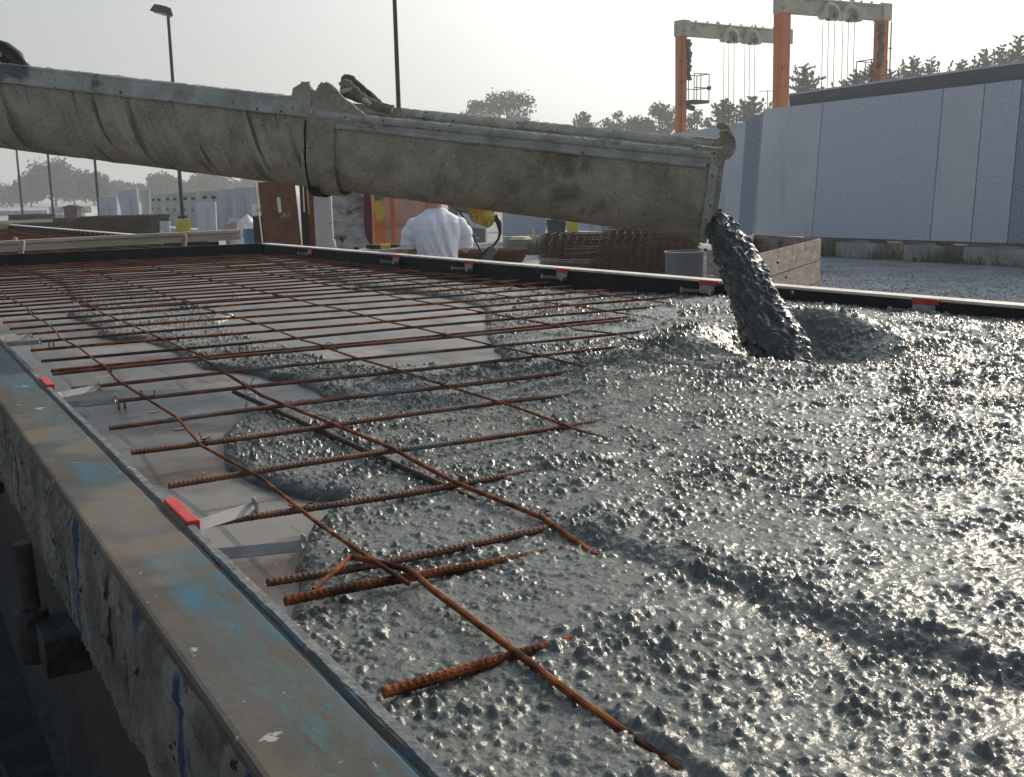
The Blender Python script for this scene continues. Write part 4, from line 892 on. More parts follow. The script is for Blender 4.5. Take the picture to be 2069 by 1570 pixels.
# loose gravel on the yard near the rail at right
b = MB()
for i in range(2600):
    q_ = az(rnd.uniform(1640, 2100), rnd.uniform(535, 606), 0); s = rnd.uniform(.006, .024) * rnd.uniform(.5, 1)
    b.add([(q_.x + s * rnd.uniform(-1, 1), q_.y - s, 0), (q_.x + s, q_.y + s * rnd.uniform(-1, 1), 0), (q_.x - s * .5, q_.y + s, 0), (q_.x, q_.y, s * 1.1)], [(0, 1, 3), (1, 2, 3), (2, 0, 3)])
tag(b.build('loose_gravel', MT['ground'], recalc=False), 'loose stones scattered over the gravel road', 'gravel', kind='stuff')

# ------------------------------------------------------------------ far panel row at left
rowX = 13.5
def yr(px, X_=rowX): return ax(px, hor(px), X_).y
row = [(534, 508, 377, 'panelhaze', 'pale blue panel beside the brown sheet, first of the far row', 1), (507, 472, 379, 'panelhaze', 'pale panel with a grey tapered opening in the far row', 1), (471, 444, 382, 'panelhaze', 'pale panel with a narrow grey taper, left of the twin tapers', 1),
       (443, 402, 386, 'panelwarm', 'warm grey panel right of the lamp post with the yellow base', 0), (400, 364, 389, 'panelwarm', 'warm grey panel directly behind the yellow lamp base', 0), (362, 330, 391, 'panelwarm', 'warm grey panel with dark notches left of the lamp post', 0),
       (328, 302, 393, 'panelwarm', 'warm grey panel at the left end of the notched row', 0)]
for i, (pa, pb_, ty, m, lab, taper) in enumerate(row):
    ya, yb = yr(pa), yr(pb_); zt = ax((pa + pb_) / 2, ty, rowX).z
    t = empty('precast_panel', (rowX, (ya + yb) / 2, 0), 0, lab, 'wall panel', 'pale panels in the far row'); h = (yb - ya) / 2 - .03
    b = MB(); b.box((.1, 0, zt / 2 + .05), (.2, 2 * h, zt - .1)); b.build('slab', MT[m], t, bevel=.01)
    if taper:
        b = MB(); b.prism([(-h * .55, .35), (h * .35, .35), (h * .12, zt - .25), (-h * .3, zt - .25)], (-.004, 0, 0), (0, 1, 0), (0, 0, 1), (-1, 0, 0), .02); b.build('tapered_recess', MT['panelwarm'], t)
    else:
        for s in (-.5, .4):
            b = MB(); b.box((-.01, s * h, zt - .28), (.05, h * .35, .12)); b.build('notch', MT['hole'], t)
            b = MB(); b.tube([(-.03, s * h, .9), (-.06, s * h + .15, 1.02), (-.03, s * h + .3, .9)], .02, 6); b.build('lifting_loop', MT['cranedark'], t)
for (pa, pb_, ty, by_, d, m, lab) in ((282, 240, 383, 470, 49, 'panelhaze', 'tilted pale panel standing above the dark mesh stack'), (238, 196, 397, 470, 52, 'panelhaze', 'white low panel left of the tilted one'),
        (436, 394, 408, 482, 40, 'panelhaze', 'white sheet leaning on the warm grey row, right of the lamp base'), (493, 456, 440, 482, 36, 'panelhaze', 'low white sheet with pencil marks near the brown boxes'),
        (340, 318, 446, 480, 43, 'panelhaze', 'small white sheet beside the end of the dark mesh stack'), (303, 284, 385, 425, 50, 'panelwarm', 'short grey panel just right of the tilted one')):
    p = gp((pa + pb_) / 2, d); w = abs(pa - pb_) * d / F; zt = 1.56 + (hor(pa) - ty) * d / F; t = empty('leaning_panel', p, VY - .25, lab, 'panel', 'white sheets leaning in the yard')
    b = MB(); b.box((0, 0, zt / 2), (w, .08, zt), ry=(-.07 if pa == 282 else 0), rx=-.06); b.build('sheet', MT[m], t, bevel=.01)
    b = MB(); b.box((w * .1, -.10, zt * .5), (w * .05, .03, zt * .7), ry=(-.07 if pa == 282 else 0)); b.build('edge_strip', MT['panelwarm'], t)
# distant low storage rows in haze
for (px0, px1, ty, d, lab) in ((0, 110, 430, 120, 'hazy white storage row at the far left horizon'), (112, 200, 418, 100, 'hazy grey storage row between the distant lamp posts'), (100, 190, 432, 85, 'low hazy white row before the distant grey one')):
    p = gp((px0 + px1) / 2, d); w = (px1 - px0) * d / F; zt = 1.56 + (hor(px0) - ty) * d / F; zt = max(zt, .5)
    t = empty('storage_row', p, VY - .1, lab, 'storage row', 'hazy rows at the horizon'); b = MB(); b.box((0, 0, zt / 2), (w, 3, zt)); b.build('wall', MT['panelwarm'], t)
    b = MB()
    for k in range(7): b.box((-w / 2 + w * (k + .5) / 7, -1.6, zt * .45), (w * .06, .2, zt * .8))
    b.build('upright', MT['panelhaze'], t)
p = gp(145, 70); t = empty('shed', p, VY, 'tiny dark red roofed shed beyond the dark mesh stacks', 'shed'); b = MB(); b.box((0, 0, .5), (.8, .8, 1.0)); b.build('wall', MT['maroon'], t); b = MB(); b.prism([(-.5, 1.0), (.5, 1.0), (.5, 1.08), (0, 1.22), (-.5, 1.08)], (0, -.5, 0), (1, 0, 0), (0, 0, 1), (0, 1, 0), 1); b.build('roof', MT['hole'], t)

# ------------------------------------------------------------------ yard clutter between rail and panels
def upright(name, px0, px1, ty, d, thick, m, lab, cat, yaw=0, lean=0, group=None, base=0.0, parts=()):
    pc = (px0 + px1) / 2; p = gp(pc, d); w = (px1 - px0) * d / F / max(.3, math.cos(yaw)); zt = 1.56 + (hor(pc) - ty) * d / F
    t = empty(name, p, VY + yaw, lab, cat, group); b = MB(); b.box((lean * zt / 2, 0, (zt + base) / 2), (w, thick, zt - base), ry=lean); b.build('board', m, t, bevel=.004); return t, w, zt
# brown sheet door
t, w, zt = upright('steel_sheet', 534, 608, 366, 20, .03, MT['brown'], 'tall rust brown sheet with a white oval, standing behind the far rail', 'sheet', 0, -.055)
b = MB(); oc = []
for j in range(24):
    th_ = 2 * PI * j / 24; oc.append((.031 * math.cos(th_), .031 * math.sin(th_) + (.11 if math.sin(th_) > 0 else -.11)))
b.prism(oc, (-.065, -.018, 1.38), (1, 0, 0), (-.05, 0, 1), (0, -1, 0), .008); b.build('white_oval', MT['white'], t)
b = MB()
def stroke(pts): b.tube([(x * .105 + .015, -.019, z * .105 + 1.17) for x, z in pts], .005, 5)
stroke([(-.55, -.1), (-.3, .15), (.0, .62), (.1, .7), (.05, .5), (-.2, -.1), (-.3, -.3)]); stroke([(-.35, .15), (.15, .28)]); stroke([(.15, .6), (.1, .0), (.2, -.05)]); stroke([(.55, .25), (.3, .2), (.25, 0), (.45, -.05), (.6, .25), (.58, .0), (.7, .0)]); stroke([(.9, .75), (.8, .1), (.9, .0)]); stroke([(.65, .42), (1.05, .46)])
b.build('handwriting', MT['scribble'], t)
b = MB(); b.box((-.36 - .06, -.01, .9), (.018, .04, 1.75), ry=-.055); b.build('timber_edge', MT['woodl'], t)
upright('steel_sheet', 606, 622, 372, 20.4, .05, MT['hole'], 'narrow black steel post right behind the brown sheet', 'post')
upright('steel_sheet', 621, 634, 372, 20.5, .05, MT['brown'], 'narrow dark brown sheet between the black post and the pale board', 'sheet')
upright('timber_strip', 611.5, 614, 360, 19.9, .02, MT['woodl'], 'thin pale timber strip hanging against the black post', 'timber strip', 0, 0, None, 1.25)
upright('timber_strip', 622, 625, 360, 19.9, .02, MT['orange'], 'thin orange timber strip beside the chute joint', 'timber strip', 0, -.02, None, 1.2)
b_t, w, zt = upright('black_box', 511, 536, 436, 24, .3, MT['hole'], 'plain black box standing left of the brown sheet', 'box')
upright('control_panel', 508, 536, 413, 26, .1, MT['white'], 'white electric panel with two dark windows above the black box', 'electric panel', 0, 0, None, 1.1)
o = COL.objects[-1]
for px in (523, 531):
    q_ = ad(px, 424, 25.9); b = MB(); b.box((0, 0, 0), (.07, .03, .10), rz=VY); ob = b.build('window', MT['hole'], None, loc=q_); ob.parent = bpy.data.objects[[x for x in bpy.data.objects.keys() if x.startswith('control_panel')][-1]]; ob.matrix_parent_inverse = (Matrix.Translation(ob.parent.location) @ Matrix.Rotation(ob.parent.rotation_euler.z, 4, 'Z')).inverted()
upright('plywood_board', 633, 668, 350, 18.6, .02, MT['woodd'], 'tall pale stained plywood board directly below the chute joint', 'board', .05)
t, w, zt = upright('smeared_board', 670, 748, 350, 18.8, .02, MT['marble'], 'board smeared black and white with slurry beside the pale plywood', 'board', -.05)
b = MB(); b.box((.06, -.02, .55), (.16, .01, .2), ry=.4); b.build('black_patch', MT['hole'], t)
# buckets, drums
def bucket(px, d, r, h, m, lab, cat='bucket', bag=None, z0=0, group=None):
    p = gp(px, d); t = empty('bucket', p, 0, lab, cat, group); b = MB(); b.lathe([(r * .82, z0), (r, z0 + h), (r * 1.06, z0 + h), (r * 1.06, z0 + h - .03), (r * .99, z0 + h - .03)], (0, 0, 0), 20); b.lathe([(r * .9, z0 + h - .01), (r * .75, z0 + .02), (.001, z0 + .02)], (0, 0, 0), 20); b.build('shell', m, t, smooth=False)
    if bag:
        b = MB(); n = 26; pr = []
        for j in range(n): a_ = 2 * PI * j / n; rr = r * 1.1 * (1 + .04 * math.sin(5 * a_)); pr.append((rr * math.cos(a_), rr * math.sin(a_), z0 + h + .015 * math.sin(7 * a_)))
        b.add(pr + [(x, y, z - .07 - .03 * math.sin(i_ * 2.1)) for i_, (x, y, z) in enumerate(pr)] + [(x * .8, y * .8, z - .02) for x, y, z in pr], [(j, (j + 1) % n, n + (j + 1) % n, n + j) for j in range(n)] + [(j, (j + 1) % n, 2 * n + (j + 1) % n, 2 * n + j) for j in range(n)]); b.build('liner', bag, t)
    return t
bucket(623, 15.5, .165, .40, MT['paleyellow'], 'pale yellow bucket with a black liner under the chute joint', 'bucket', MT['rubber'], .42)
p = gp(623, 15.5); b = MB(); b.box((0, 0, .2), (.5, .4, .4), rz=VY); tag(b.build('cardboard_box', MT['cardboard'], loc=p, bevel=.01), 'brown box carrying the pale yellow bucket', 'box')
bucket(390, 40, .27, .28, MT['white'], 'squat white bucket right of the yellow lamp base', z0=.0)
bucket(502, 25, .17, .5, MT['blue'], 'blue plastic drum left of the black box', 'drum', None, .32)
p = gp(502, 25); b = MB(); b.box((0, 0, .16), (.6, .5, .32), rz=VY); b.box((0, 0, .1), (.7, .6, .04), rz=VY); tag(b.build('pallet', MT['wood'], loc=p), 'low pallet under the blue drum', 'pallet')
p = gp(497, 27); b = MB()
for k in range(3): b.lathe([(.001, .02), (.15, .1), (.17, .25 + .05 * k), (.09, .42), (.001, .5)], ((k - 1) * .12, .02 * k, .52 + .10 * (k % 2)), 12)
b.box((0, 0, .28), (.5, .3, .56), rz=VY); tag(b.build('plastic_bag', MT['white'], loc=p), 'crumpled white bag on a crate above the blue drum', 'bag')
for (px0, px1, ty, d, m, lab) in ((452, 478, 451, 33, 'cardboard', 'brown cardboard box before the far panels'), (462, 488, 468, 30, 'woodl', 'flat pale wooden tray stacked before the cardboard box'), (486, 498, 468, 29, 'white', 'small pale box left of the blue drum')):
    pc = (px0 + px1) / 2; p = gp(pc, d); w = (px1 - px0) * d / F; zt = 1.56 + (hor(pc) - ty) * d / F; t = empty('carton', p, VY, lab, 'box', 'boxes before the far panels')
    b = MB(); b.box((0, 0, zt / 2), (w, w * .7, zt)); b.build('box', MT[m], t, bevel=.01); b = MB(); b.box((w * .12, -.02, zt + .02), (w * .9, w * .5, .015), ry=-.25); b.build('flap', MT[m], t)
# small cup / can on the ground next to smeared board
q_ = ad(677, 494, 16.5); b = MB(); b.tube([q_ - Vector((0, 0, .13)), q_ + Vector((-.03, 0, .07))], .035, 10); tag(b.build('spray_can', MT['white'], smooth=True), 'small white and red spray can before the smeared board', 'spray can')
p = gp(670, 16.6); b = MB(); b.box((0, 0, .36), (.34, .3, .72), rz=VY + .3); tag(b.build('wooden_crate', MT['wood'], loc=p, bevel=.01), 'small dark wooden block behind the spray can', 'block')
# orange mesh frame
t = empty('mesh_screen', gp(803, 17.2), VY, 'orange timber frame with fine grid netting left of the man', 'screen'); w = 118 * 17.2 / F; zt = 1.95
for x, ww in ((-w / 2 + .03, .05), (-w / 2 + .36, .07), (w / 2, .05)):
    b = MB(); b.box((x, 0, zt / 2), (ww, .05, zt)); b.build('post', MT['orange'], t)
b = MB(); b.box((0, .03, .64), (w, .03, .06)); b.box((0, .03, zt - .1), (w, .03, .06)); b.build('cross_rail', MT['orange'], t)
b = MB()
for x in np.arange(-w / 2, w / 2, .036): b.tube([(x, 0, .55), (x + .004, 0, zt)], .0042, 4)
for z in np.arange(.57, zt, .036): b.tube([(-w / 2, .004, z), (w / 2, .004, z)], .0042, 4)
b.build('netting', MT['net'], t)
b = MB(); b.box((-w / 2 + .165, -.035, 1.2), (.16, .012, 1.3)); pl = b.build('painted_plank', MT['orange'], t)
for z, m, hh in ((1.62, 'paintred', .14), (1.42, 'paintteal', .26), (1.12, 'paintyellow', .34)):
    b = MB(); b.prism(jag([(-.07, 0), (.07, .03), (.06, hh), (-.07, hh + .03)], 4, .02), (-w / 2 + .165, -.042, z), (1, 0, 0), (0, 0, 1), (0, -1, 0), .004); b.build('paint_patch', MT[m], pl)
b = MB(); b.prism(jag([(-.05, .95), (.05, .7), (.07, 1.2), (.05, 1.8), (-.04, 1.8)], 3, .01), (-w / 2 - .03, -.03, 0), (1, 0, 0), (0, 0, 1), (0, 1, 0), .03); b.build('hanging_cloth', MT['maroon'], t)
p = gp(803, 20); t = empty('precast_slab', p, VY - .1, 'plain pale slab behind the orange netting', 'slab'); b = MB(); b.box((0, 0, .9), (1.3, .2, 1.8)); b.build('slab', MT['conc'], t, bevel=.01)
b = MB(); b.box((0, -.15, 1.0), (1.2, .02, .12)); b.build('ledge', MT['wood'], t)
# table, drill, laths behind the rail
t = empty('work_table', gp(800, 13.2), VY, 'low timber work table behind the far rail left of the man', 'table')
b = MB(); b.box((0.1, 0, .885), (1.15, .4, .03)); b.build('tabletop', MT['wood'], t)
for x in (-.4, .5):
    for y in (-.15, .15):
        b = MB(); b.box((x, y, .435), (.06, .06, .87)); b.build('leg', MT['wood'], t)
q_ = ad(772, 497.5, 13.2); t = empty('power_drill', (q_.x, q_.y, .902), VY + .1, 'yellow and black power drill lying on the table left of the man', 'drill')
b = MB(); b.tube([(-.02, 0, .035), (.10, 0, .035)], .032, 10); b.build('body', MT['yellow'], t); b = MB(); b.tube([(.10, 0, .035), (.17, 0, .035), (.21, 0, .035)], [.026, .02, .006], 8); b.build('chuck', MT['rubber'], t)
b = MB(); b.box((-.10, 0, .03), (.17, .07, .055), ry=.1); b.build('battery_handle', MT['rubber'], t, bevel=.01)
q_ = ad(820, 502, 12.9); b = MB(); b.box((0, 0, 0), (.72, .03, .012), rz=VY - .02, ry=-.03); tag(b.build('timber_lath', MT['woodl'], loc=(q_.x, q_.y, q_.z)), 'pale lath lying on the table toward the man', 'lath')
# green and yellow bins
def bin_(px0, px1, ty, d, m, lab):
    pc = (px0 + px1) / 2; p = gp(pc, d); w = (px1 - px0) * d / F; zt = 1.56 + (hor(pc) - ty) * d / F; t = empty('rubbish_bin', p, VY, lab, 'bin')
    b = MB(); b.box((0, 0, zt / 2), (w * .88, w, zt), taper=1.1); b.build('body', m, t, bevel=.02); b = MB(); b.box((0, -.02, zt + .03), (w * 1.08, w * 1.15, .06)); b.box((0, -.1, zt - .06), (w * 1.1, w, .05)); b.build('lid', m, t, bevel=.01); return t
bin_(1104, 1141, 447, 26, MT['green'], 'dark green wheeled bin under the lower chute'); bin_(1144, 1168, 428, 27.5, MT['yellow'], 'tall bright yellow bin behind the dark green one')
# grey slabs behind, right of the man
for (px0, px1, ty, d, m, yaw, lab) in ((905, 980, 398, 34, 'coping', -.15, 'dark grey slab wall behind the yellow bundle'), (925, 978, 425, 33, 'precast', .2, 'white tilted sheet below the yellow bundle'), (1014, 1100, 395, 33, 'panelhaze', .1, 'pale slab with dark sockets right of the yellow bundle'),
                                 (1014, 1120, 476, 28, 'conc', 0, 'low pale concrete slab behind the dry grass')):
    pc = (px0 + px1) / 2; p = gp(pc, d); w = (px1 - px0) * d / F; zt = 1.56 + (hor(pc) - ty) * d / F; t = empty('concrete_slab', p, VY + yaw, lab, 'slab', 'grey slabs stored right of the man')
    b = MB()
    if m == 'precast': b.prism([(-w / 2, .55), (w / 2, .42), (w / 2, zt * .8), (-w * .1, zt), (-w / 2, zt)], (0, 0, 0), (1, 0, 0), (0, 0, 1), (0, 1, 0), .1); b.box((-w * .2, .3, .3), (w * .3, .3, .6))
    else: b.box((0, 0, zt / 2), (w, .25, zt))
    b.build('slab', MT[m], t, bevel=.01)
    if px0 == 1014 and ty < 400:
        for x, z in ((-.25, 1.15), (-.1, 1.05), (.1, 1.0)):
            b = MB(); b.box((x, -.14, z), (.06, .03, .05)); b.build('socket', MT['hole'], t)
    b = MB(); b.box((0, -.14, zt * .18), (w * .5, .02, .03)); b.build('timber_wedge', MT['woodl'], t)
p = gp(1050, 27.8); b = MB(); b.lathe([(.001, .42), (.2, .40), (.3, .33), (.001, .33)], (0, 0, 0), 16); b.box((.05, -.1, .31), (.5, .1, .05), rz=VY); b.box((.25, -.25, .42), (.06, .06, .36)); b.box((0, 0, .14), (.6, .6, .28), rz=VY)
tag(b.build('sack', MT['woodl'], loc=p), 'small pale sack with timber offcuts on the low slab', 'sack')
# grey drum and wooden crate behind the rail
p = gp(1384, 16.4); t = empty('steel_drum', p, 0, 'open dark grey steel drum between the mesh stack and the wooden crate', 'drum'); b = MB()
b.lathe([(.285, 0), (.285, .2), (.293, .21), (.285, .22), (.285, .585), (.296, .59), (.296, .61), (.28, .61), (.275, .05), (.001, .05)], (0, 0, 0), 30); b.build('shell', MT['coping'], t, smooth=False)
b = MB(); b.lathe([(.283, .612), (.299, .612), (.299, .600)], (0, 0, 0), 30); b.build('rim', MT['railtop'], t)
A_, B_, C_, D_ = az(1534, 513, .84), az(1659, 482, .84), az(1523, 473, .84), az(1428, 505, .84)
ctr = (A_ + B_ + C_ + D_) / 4; ctr.z = 0; t = empty('wooden_crate', ctr, 0, 'large open plywood crate right of the grey drum', 'crate'); ivc = Matrix.Translation(-ctr)
for k, (p_, q_) in enumerate(((A_, B_), (B_, C_), (C_, D_), (D_, A_))):
    d_ = q_ - p_; d_.z = 0; nrm = Vector((-d_.y, d_.x, 0)).normalized()
    b = MB(); b.prism([(.008 * (k % 2), .02), (1 - .008 * (k % 2), .02), (1 - .008 * (k % 2), .27), (.008 * (k % 2), .27)], Vector((p_.x, p_.y, 0)), d_, Vector((0, 0, 1)), nrm, .022)
    b.prism([(.008 * (k % 2), .285), (1 - .008 * (k % 2), .285), (1 - .008 * (k % 2), .55), (.008 * (k % 2), .55)], Vector((p_.x, p_.y, 0)), d_, Vector((0, 0, 1)), nrm, .022)
    b.prism([(.008 * (k % 2), .565), (1 - .008 * (k % 2), .565), (1 - .008 * (k % 2), .84), (.008 * (k % 2), .84)], Vector((p_.x, p_.y, 0)), d_, Vector((0, 0, 1)), nrm, .022)
    for f_ in (.2, .55, .85): b.prism([(f_, .05), (f_ + .04, .05), (f_ + .04, .8), (f_, .8)], Vector((p_.x, p_.y, 0)) + nrm * .022, d_, Vector((0, 0, 1)), nrm, .03)
    o = b.build('side', MT['wood'], t); o.matrix_parent_inverse = ivc
b = MB(); b.prism([(A_.x, A_.y), (B_.x, B_.y), (C_.x, C_.y), (D_.x, D_.y)], (0, 0, .01), (1, 0, 0), (0, 1, 0), (0, 0, 1), .02); o = b.build('floor', MT['wood'], t); o.matrix_parent_inverse = ivc

# ------------------------------------------------------------------ man in white T-shirt
def remeshed(b, name, m, parent, vox=.02, sm=6, sub=0):
    o = b.build(name, m, parent, smooth=True); r_ = o.modifiers.new('r', 'REMESH'); r_.mode = 'VOXEL'; r_.voxel_size = vox; r_.use_smooth_shade = True
    s_m = o.modifiers.new('s', 'SMOOTH'); s_m.iterations = sm; s_m.factor = .5; return o
pm = gp(880, 9.25); man = empty('person', pm, VY + .10, 'man seen from behind in a white T-shirt, bent over work beyond the far rail', 'person')
man.scale = (.98, .98, .975)
def ell(b, rings, n=22, ex=2.3):
    vs = []
    for (x, y, z, rx, ry) in rings:
        for j in range(n):
            a_ = 2 * PI * j / n; c_, s__ = math.cos(a_), math.sin(a_); vs.append((x + rx * math.copysign(abs(c_) ** (2 / ex), c_), y + ry * math.copysign(abs(s__) ** (2 / ex), s__), z))
    k = len(rings); fs = [(i * n + j, i * n + (j + 1) % n, (i + 1) * n + (j + 1) % n, (i + 1) * n + j) for i in range(k - 1) for j in range(n)] + [tuple(range(n))[::-1], tuple((k - 1) * n + j for j in range(n))]
    b.add(vs, fs)
b = MB()   # body: +y faces away from camera
ell(b, [(0, 0, .88, .15, .11), (0, 0, .98, .16, .12), (0, .0, 1.12, .15, .11), (0, .02, 1.28, .18, .12), (0, .04, 1.39, .17, .09), (0, .06, 1.44, .08, .07)])
ell(b, [(0, .06, 1.40, .075, .075), (0, .075, 1.47, .062, .065), (0, .09, 1.53, .06, .065)], 16, 2)
ell(b, [(0, .12, 1.50, .045, .05), (0, .115, 1.54, .07, .085), (0, .11, 1.60, .078, .098), (0, .105, 1.66, .075, .095), (0, .10, 1.71, .055, .07), (0, .10, 1.735, .02, .03)], 18, 2)
for s in (-1, 1):
    b.tube([(s * .075, .10, 1.60), (s * .088, .10, 1.605), (s * .086, .10, 1.58)], .012, 8)
    b.tube([(s * .09, 0, .92), (s * .105, .02, .50), (s * .11, 0, .10)], [.085, .058, .045], 12); b.tube([(s * .11, -.06, .04), (s * .12, .15, .035)], .045, 10)
b.tube([(0, .2, 1.60), (0, .225, 1.575), (0, .215, 1.56)], .012, 8)
b.tube([(-.13, .035, 1.33), (-.222, .04, 1.25), (-.215, .07, 1.09), (-.13, .22, 1.03), (-.05, .33, 1.02)], [.040, .048, .043, .034, .028], 12)
b.tube([(.13, .035, 1.33), (.232, .05, 1.25), (.245, .09, 1.11), (.22, .24, 1.20), (.17, .36, 1.36)], [.040, .048, .043, .034, .028], 12)
for hx, hy, hz, sx in ((-.05, .33, 1.02, -1), (.17, .36, 1.36, 1)):
    b.box((hx + .01 * sx, hy + .04, hz + .01), (.075, .09, .035))
    for f_ in range(4): b.tube([(hx - .028 + f_ * .019, hy + .08, hz + .015), (hx - .028 + f_ * .019, hy + .115 + .006 * (f_ in (1, 2)), hz + .01), (hx - .028 + f_ * .019, hy + .125, hz - .02), (hx - .027 + f_ * .019, hy + .10, hz - .035)], .0088, 7)
    b.tube([(hx - .035 * sx, hy + .02, hz), (hx - .055 * sx, hy + .05, hz - .015), (hx - .04 * sx, hy + .085, hz - .03)], .0105, 7)
remeshed(b, 'body', MT['skin'], man, .009, 4)
b = MB(); ell(b, [(0, .085, 1.575, .074, .080), (0, .09, 1.62, .083, .098), (0, .09, 1.68, .078, .098), (0, .09, 1.73, .05, .07), (0, .09, 1.75, .015, .02)], 18, 2); remeshed(b, 'hair', MT['hair'], man, .012, 3)
# shirt with folds: torso rings with radial folds, plus sleeves
b = MB(); n = 64; vs = []; ringz = np.linspace(.93, 1.455, 34); rnd = random.Random(3)
def tw(z):
    xs_ = [.93, 1.0, 1.08, 1.18, 1.28, 1.34, 1.38, 1.41, 1.435, 1.455]; rx = [.178, .172, .172, .190, .212, .210, .185, .140, .098, .078]; ry = [.135, .13, .128, .138, .142, .132, .112, .09, .078, .070]; yo = [0, 0, 0, .01, .025, .035, .045, .052, .06, .06]
    return np.interp(z, xs_, rx), np.interp(z, xs_, ry), np.interp(z, xs_, yo)
for z in ringz:
    rx, ry, yo = tw(z)
    for j in range(n):
        a_ = 2 * PI * j / n; c_, s__ = math.cos(a_), math.sin(a_)
        xx = rx * math.copysign(abs(c_) ** .82, c_); fold = .0
        u_ = xx * 1.0
        f1 = math.sin((u_ - .10 + (1.45 - z) * -.28) * 62) * .012 * max(0, 1 - abs(u_ - .02 - (1.4 - z) * .2) / .17) * min(1, (1.47 - z) * 6)
        f2 = math.sin((u_ + z * .45) * 95 + 1) * .0065 * min(1, max(0, (1.3 - z) * 4)); f3 = .011 * math.sin(z * 38 + u_ * 25) * max(0, .5 - abs(z - 1.0) * 5)
        vs.append((xx, yo + (ry + f1 + f2 + f3) * math.copysign(abs(s__) ** .82, s__), z + (.0 if s__ > 0 else .0)))
fs = [(i * n + j, i * n + (j + 1) % n, (i + 1) * n + (j + 1) % n, (i + 1) * n + j) for i in range(33) for j in range(n)] + [tuple(range(n))[::-1], tuple(33 * n + j for j in range(n))]
b.add(vs, fs)
for s in (-1, 1):
    P_ = [(s * .12, .035, 1.335), (s * .178, .035, 1.315), (s * .228, .04, 1.25), (s * .243, .05, 1.17), (s * .24, .055, 1.12)]
    pts = [Vector(p_) for p_ in P_]; Pf = []; rf = []
    for i in range(4):
        for k in range(6): t_ = k / 6; Pf.append(pts[i].lerp(pts[i + 1], t_)); rf.append(np.interp(i + t_, [0, 1, 2, 3, 4], [.060, .076, .074, .068, .068]) + .0045 * math.sin((i * 6 + k) * 1.1))
    Pf.append(pts[4]); rf.append(.066); b.tube(Pf, rf, 18)
sh = b.build('shirt', MT['shirt'], man, smooth=True); r_ = sh.modifiers.new('r', 'REMESH'); r_.mode = 'VOXEL'; r_.voxel_size = .0055; r_.use_smooth_shade = True; s_ = sh.modifiers.new('s', 'SMOOTH'); s_.iterations = 2
b = MB(); ell(b, [(0, 0, .84, .17, .13), (0, 0, .96, .168, .13), (0, 0, .99, .16, .12)])
for s in (-1, 1): b.tube([(s * .085, 0, .90), (s * .105, .02, .50), (s * .11, 0, .09)], [.10, .078, .068], 14)
remeshed(b, 'trousers', MT['denim'], man, .016, 4)
for s in (-1, 1):
    b = MB(); ell(b, [(s * .115, .05, 0, .052, .145), (s * .115, .05, .05, .054, .145), (s * .112, .02, .09, .05, .09), (s * .11, -.01, .16, .05, .055)], 16, 2.6); b.build('boot', MT['boot'], man, smooth=True)
# yellow bundle with black cord and grey handle
Y0 = ad(968, 440, 9.9); t = empty('yellow_bundle', Y0, VY, 'crumpled yellow bundle on a grey boom right of the man', 'bundle')
b = MB(); k = 9.9 / F
def P2(px, py, dy=0): return ((px - 968) * k, dy, (440 - py) * k)
n_ = 22; out_ = [(943, 424), (945, 405), (968, 398), (1000, 398), (1008, 412), (1004, 428), (1002, 444), (992, 458), (984, 461), (974, 456), (964, 452), (955, 449), (950, 440)]
o2 = []
for i in range(len(out_)):
    p_, q_ = out_[i], out_[(i + 1) % len(out_)]
    for s in range(3): o2.append((p_[0] + (q_[0] - p_[0]) * s / 3 + random.uniform(-1, 1), p_[1] + (q_[1] - p_[1]) * s / 3 + random.uniform(-1, 1)))
cx_, cy_ = 975, 428; rings_ = []
for sc, dy in ((1, 0), (.85, -.05), (.5, -.085), (.05, -.09)): rings_.append([P2(cx_ + (x - cx_) * sc + random.uniform(-1, 1), cy_ + (y - cy_) * sc, dy + random.uniform(-.012, .012)) for x, y in o2])
rings_ = [[P2(cx_ + (x - cx_) * sc, cy_ + (y - cy_) * sc, dy) for x, y in o2] for sc, dy in ((.05, .09), (.6, .08), (.9, .04))] + rings_
kk = len(o2); b.add([v for r_ in rings_ for v in r_], [(i * kk + j, i * kk + (j + 1) % kk, (i + 1) * kk + (j + 1) % kk, (i + 1) * kk + j) for i in range(len(rings_) - 1) for j in range(kk)]); b.build('wrap', MT['yellowp'], t, smooth=False)
b = MB(); b.tube([P2(908, 405), P2(925, 418), P2(945, 424), P2(955, 424)], [.03, .035, .035, .03], 12); b.build('boom', MT['coping'], t, smooth=True)
b = MB(); b.tube([P2(926, 420, -.02), P2(932, 432), P2(945, 450), P2(955, 474), P2(962, 492), P2(970, 506), P2(976, 516), P2(974, 530)], [.012, .009, .008, .008, .008, .009, .012, .014], 8, True)
b.tube([P2(1000, 436, -.03), P2(1008, 452), P2(1010, 470), P2(1006, 484), P2(996, 496), P2(986, 502), P2(978, 510)], [.026, .026, .014, .012, .010, .014, .014], 8); b.build('cord', MT['rubber'], t, smooth=True)
b = MB(); b.box(P2(988, 514), (.075, .05, .15), ry=.62); b.build('grey_handle', MT['coping'], t, bevel=.012)
b = MB(); b.tube([P2(976, 516), P2(972, 560), P2(972, 640)], .012, 8); b.build('stand_tube', MT['coping'], t)

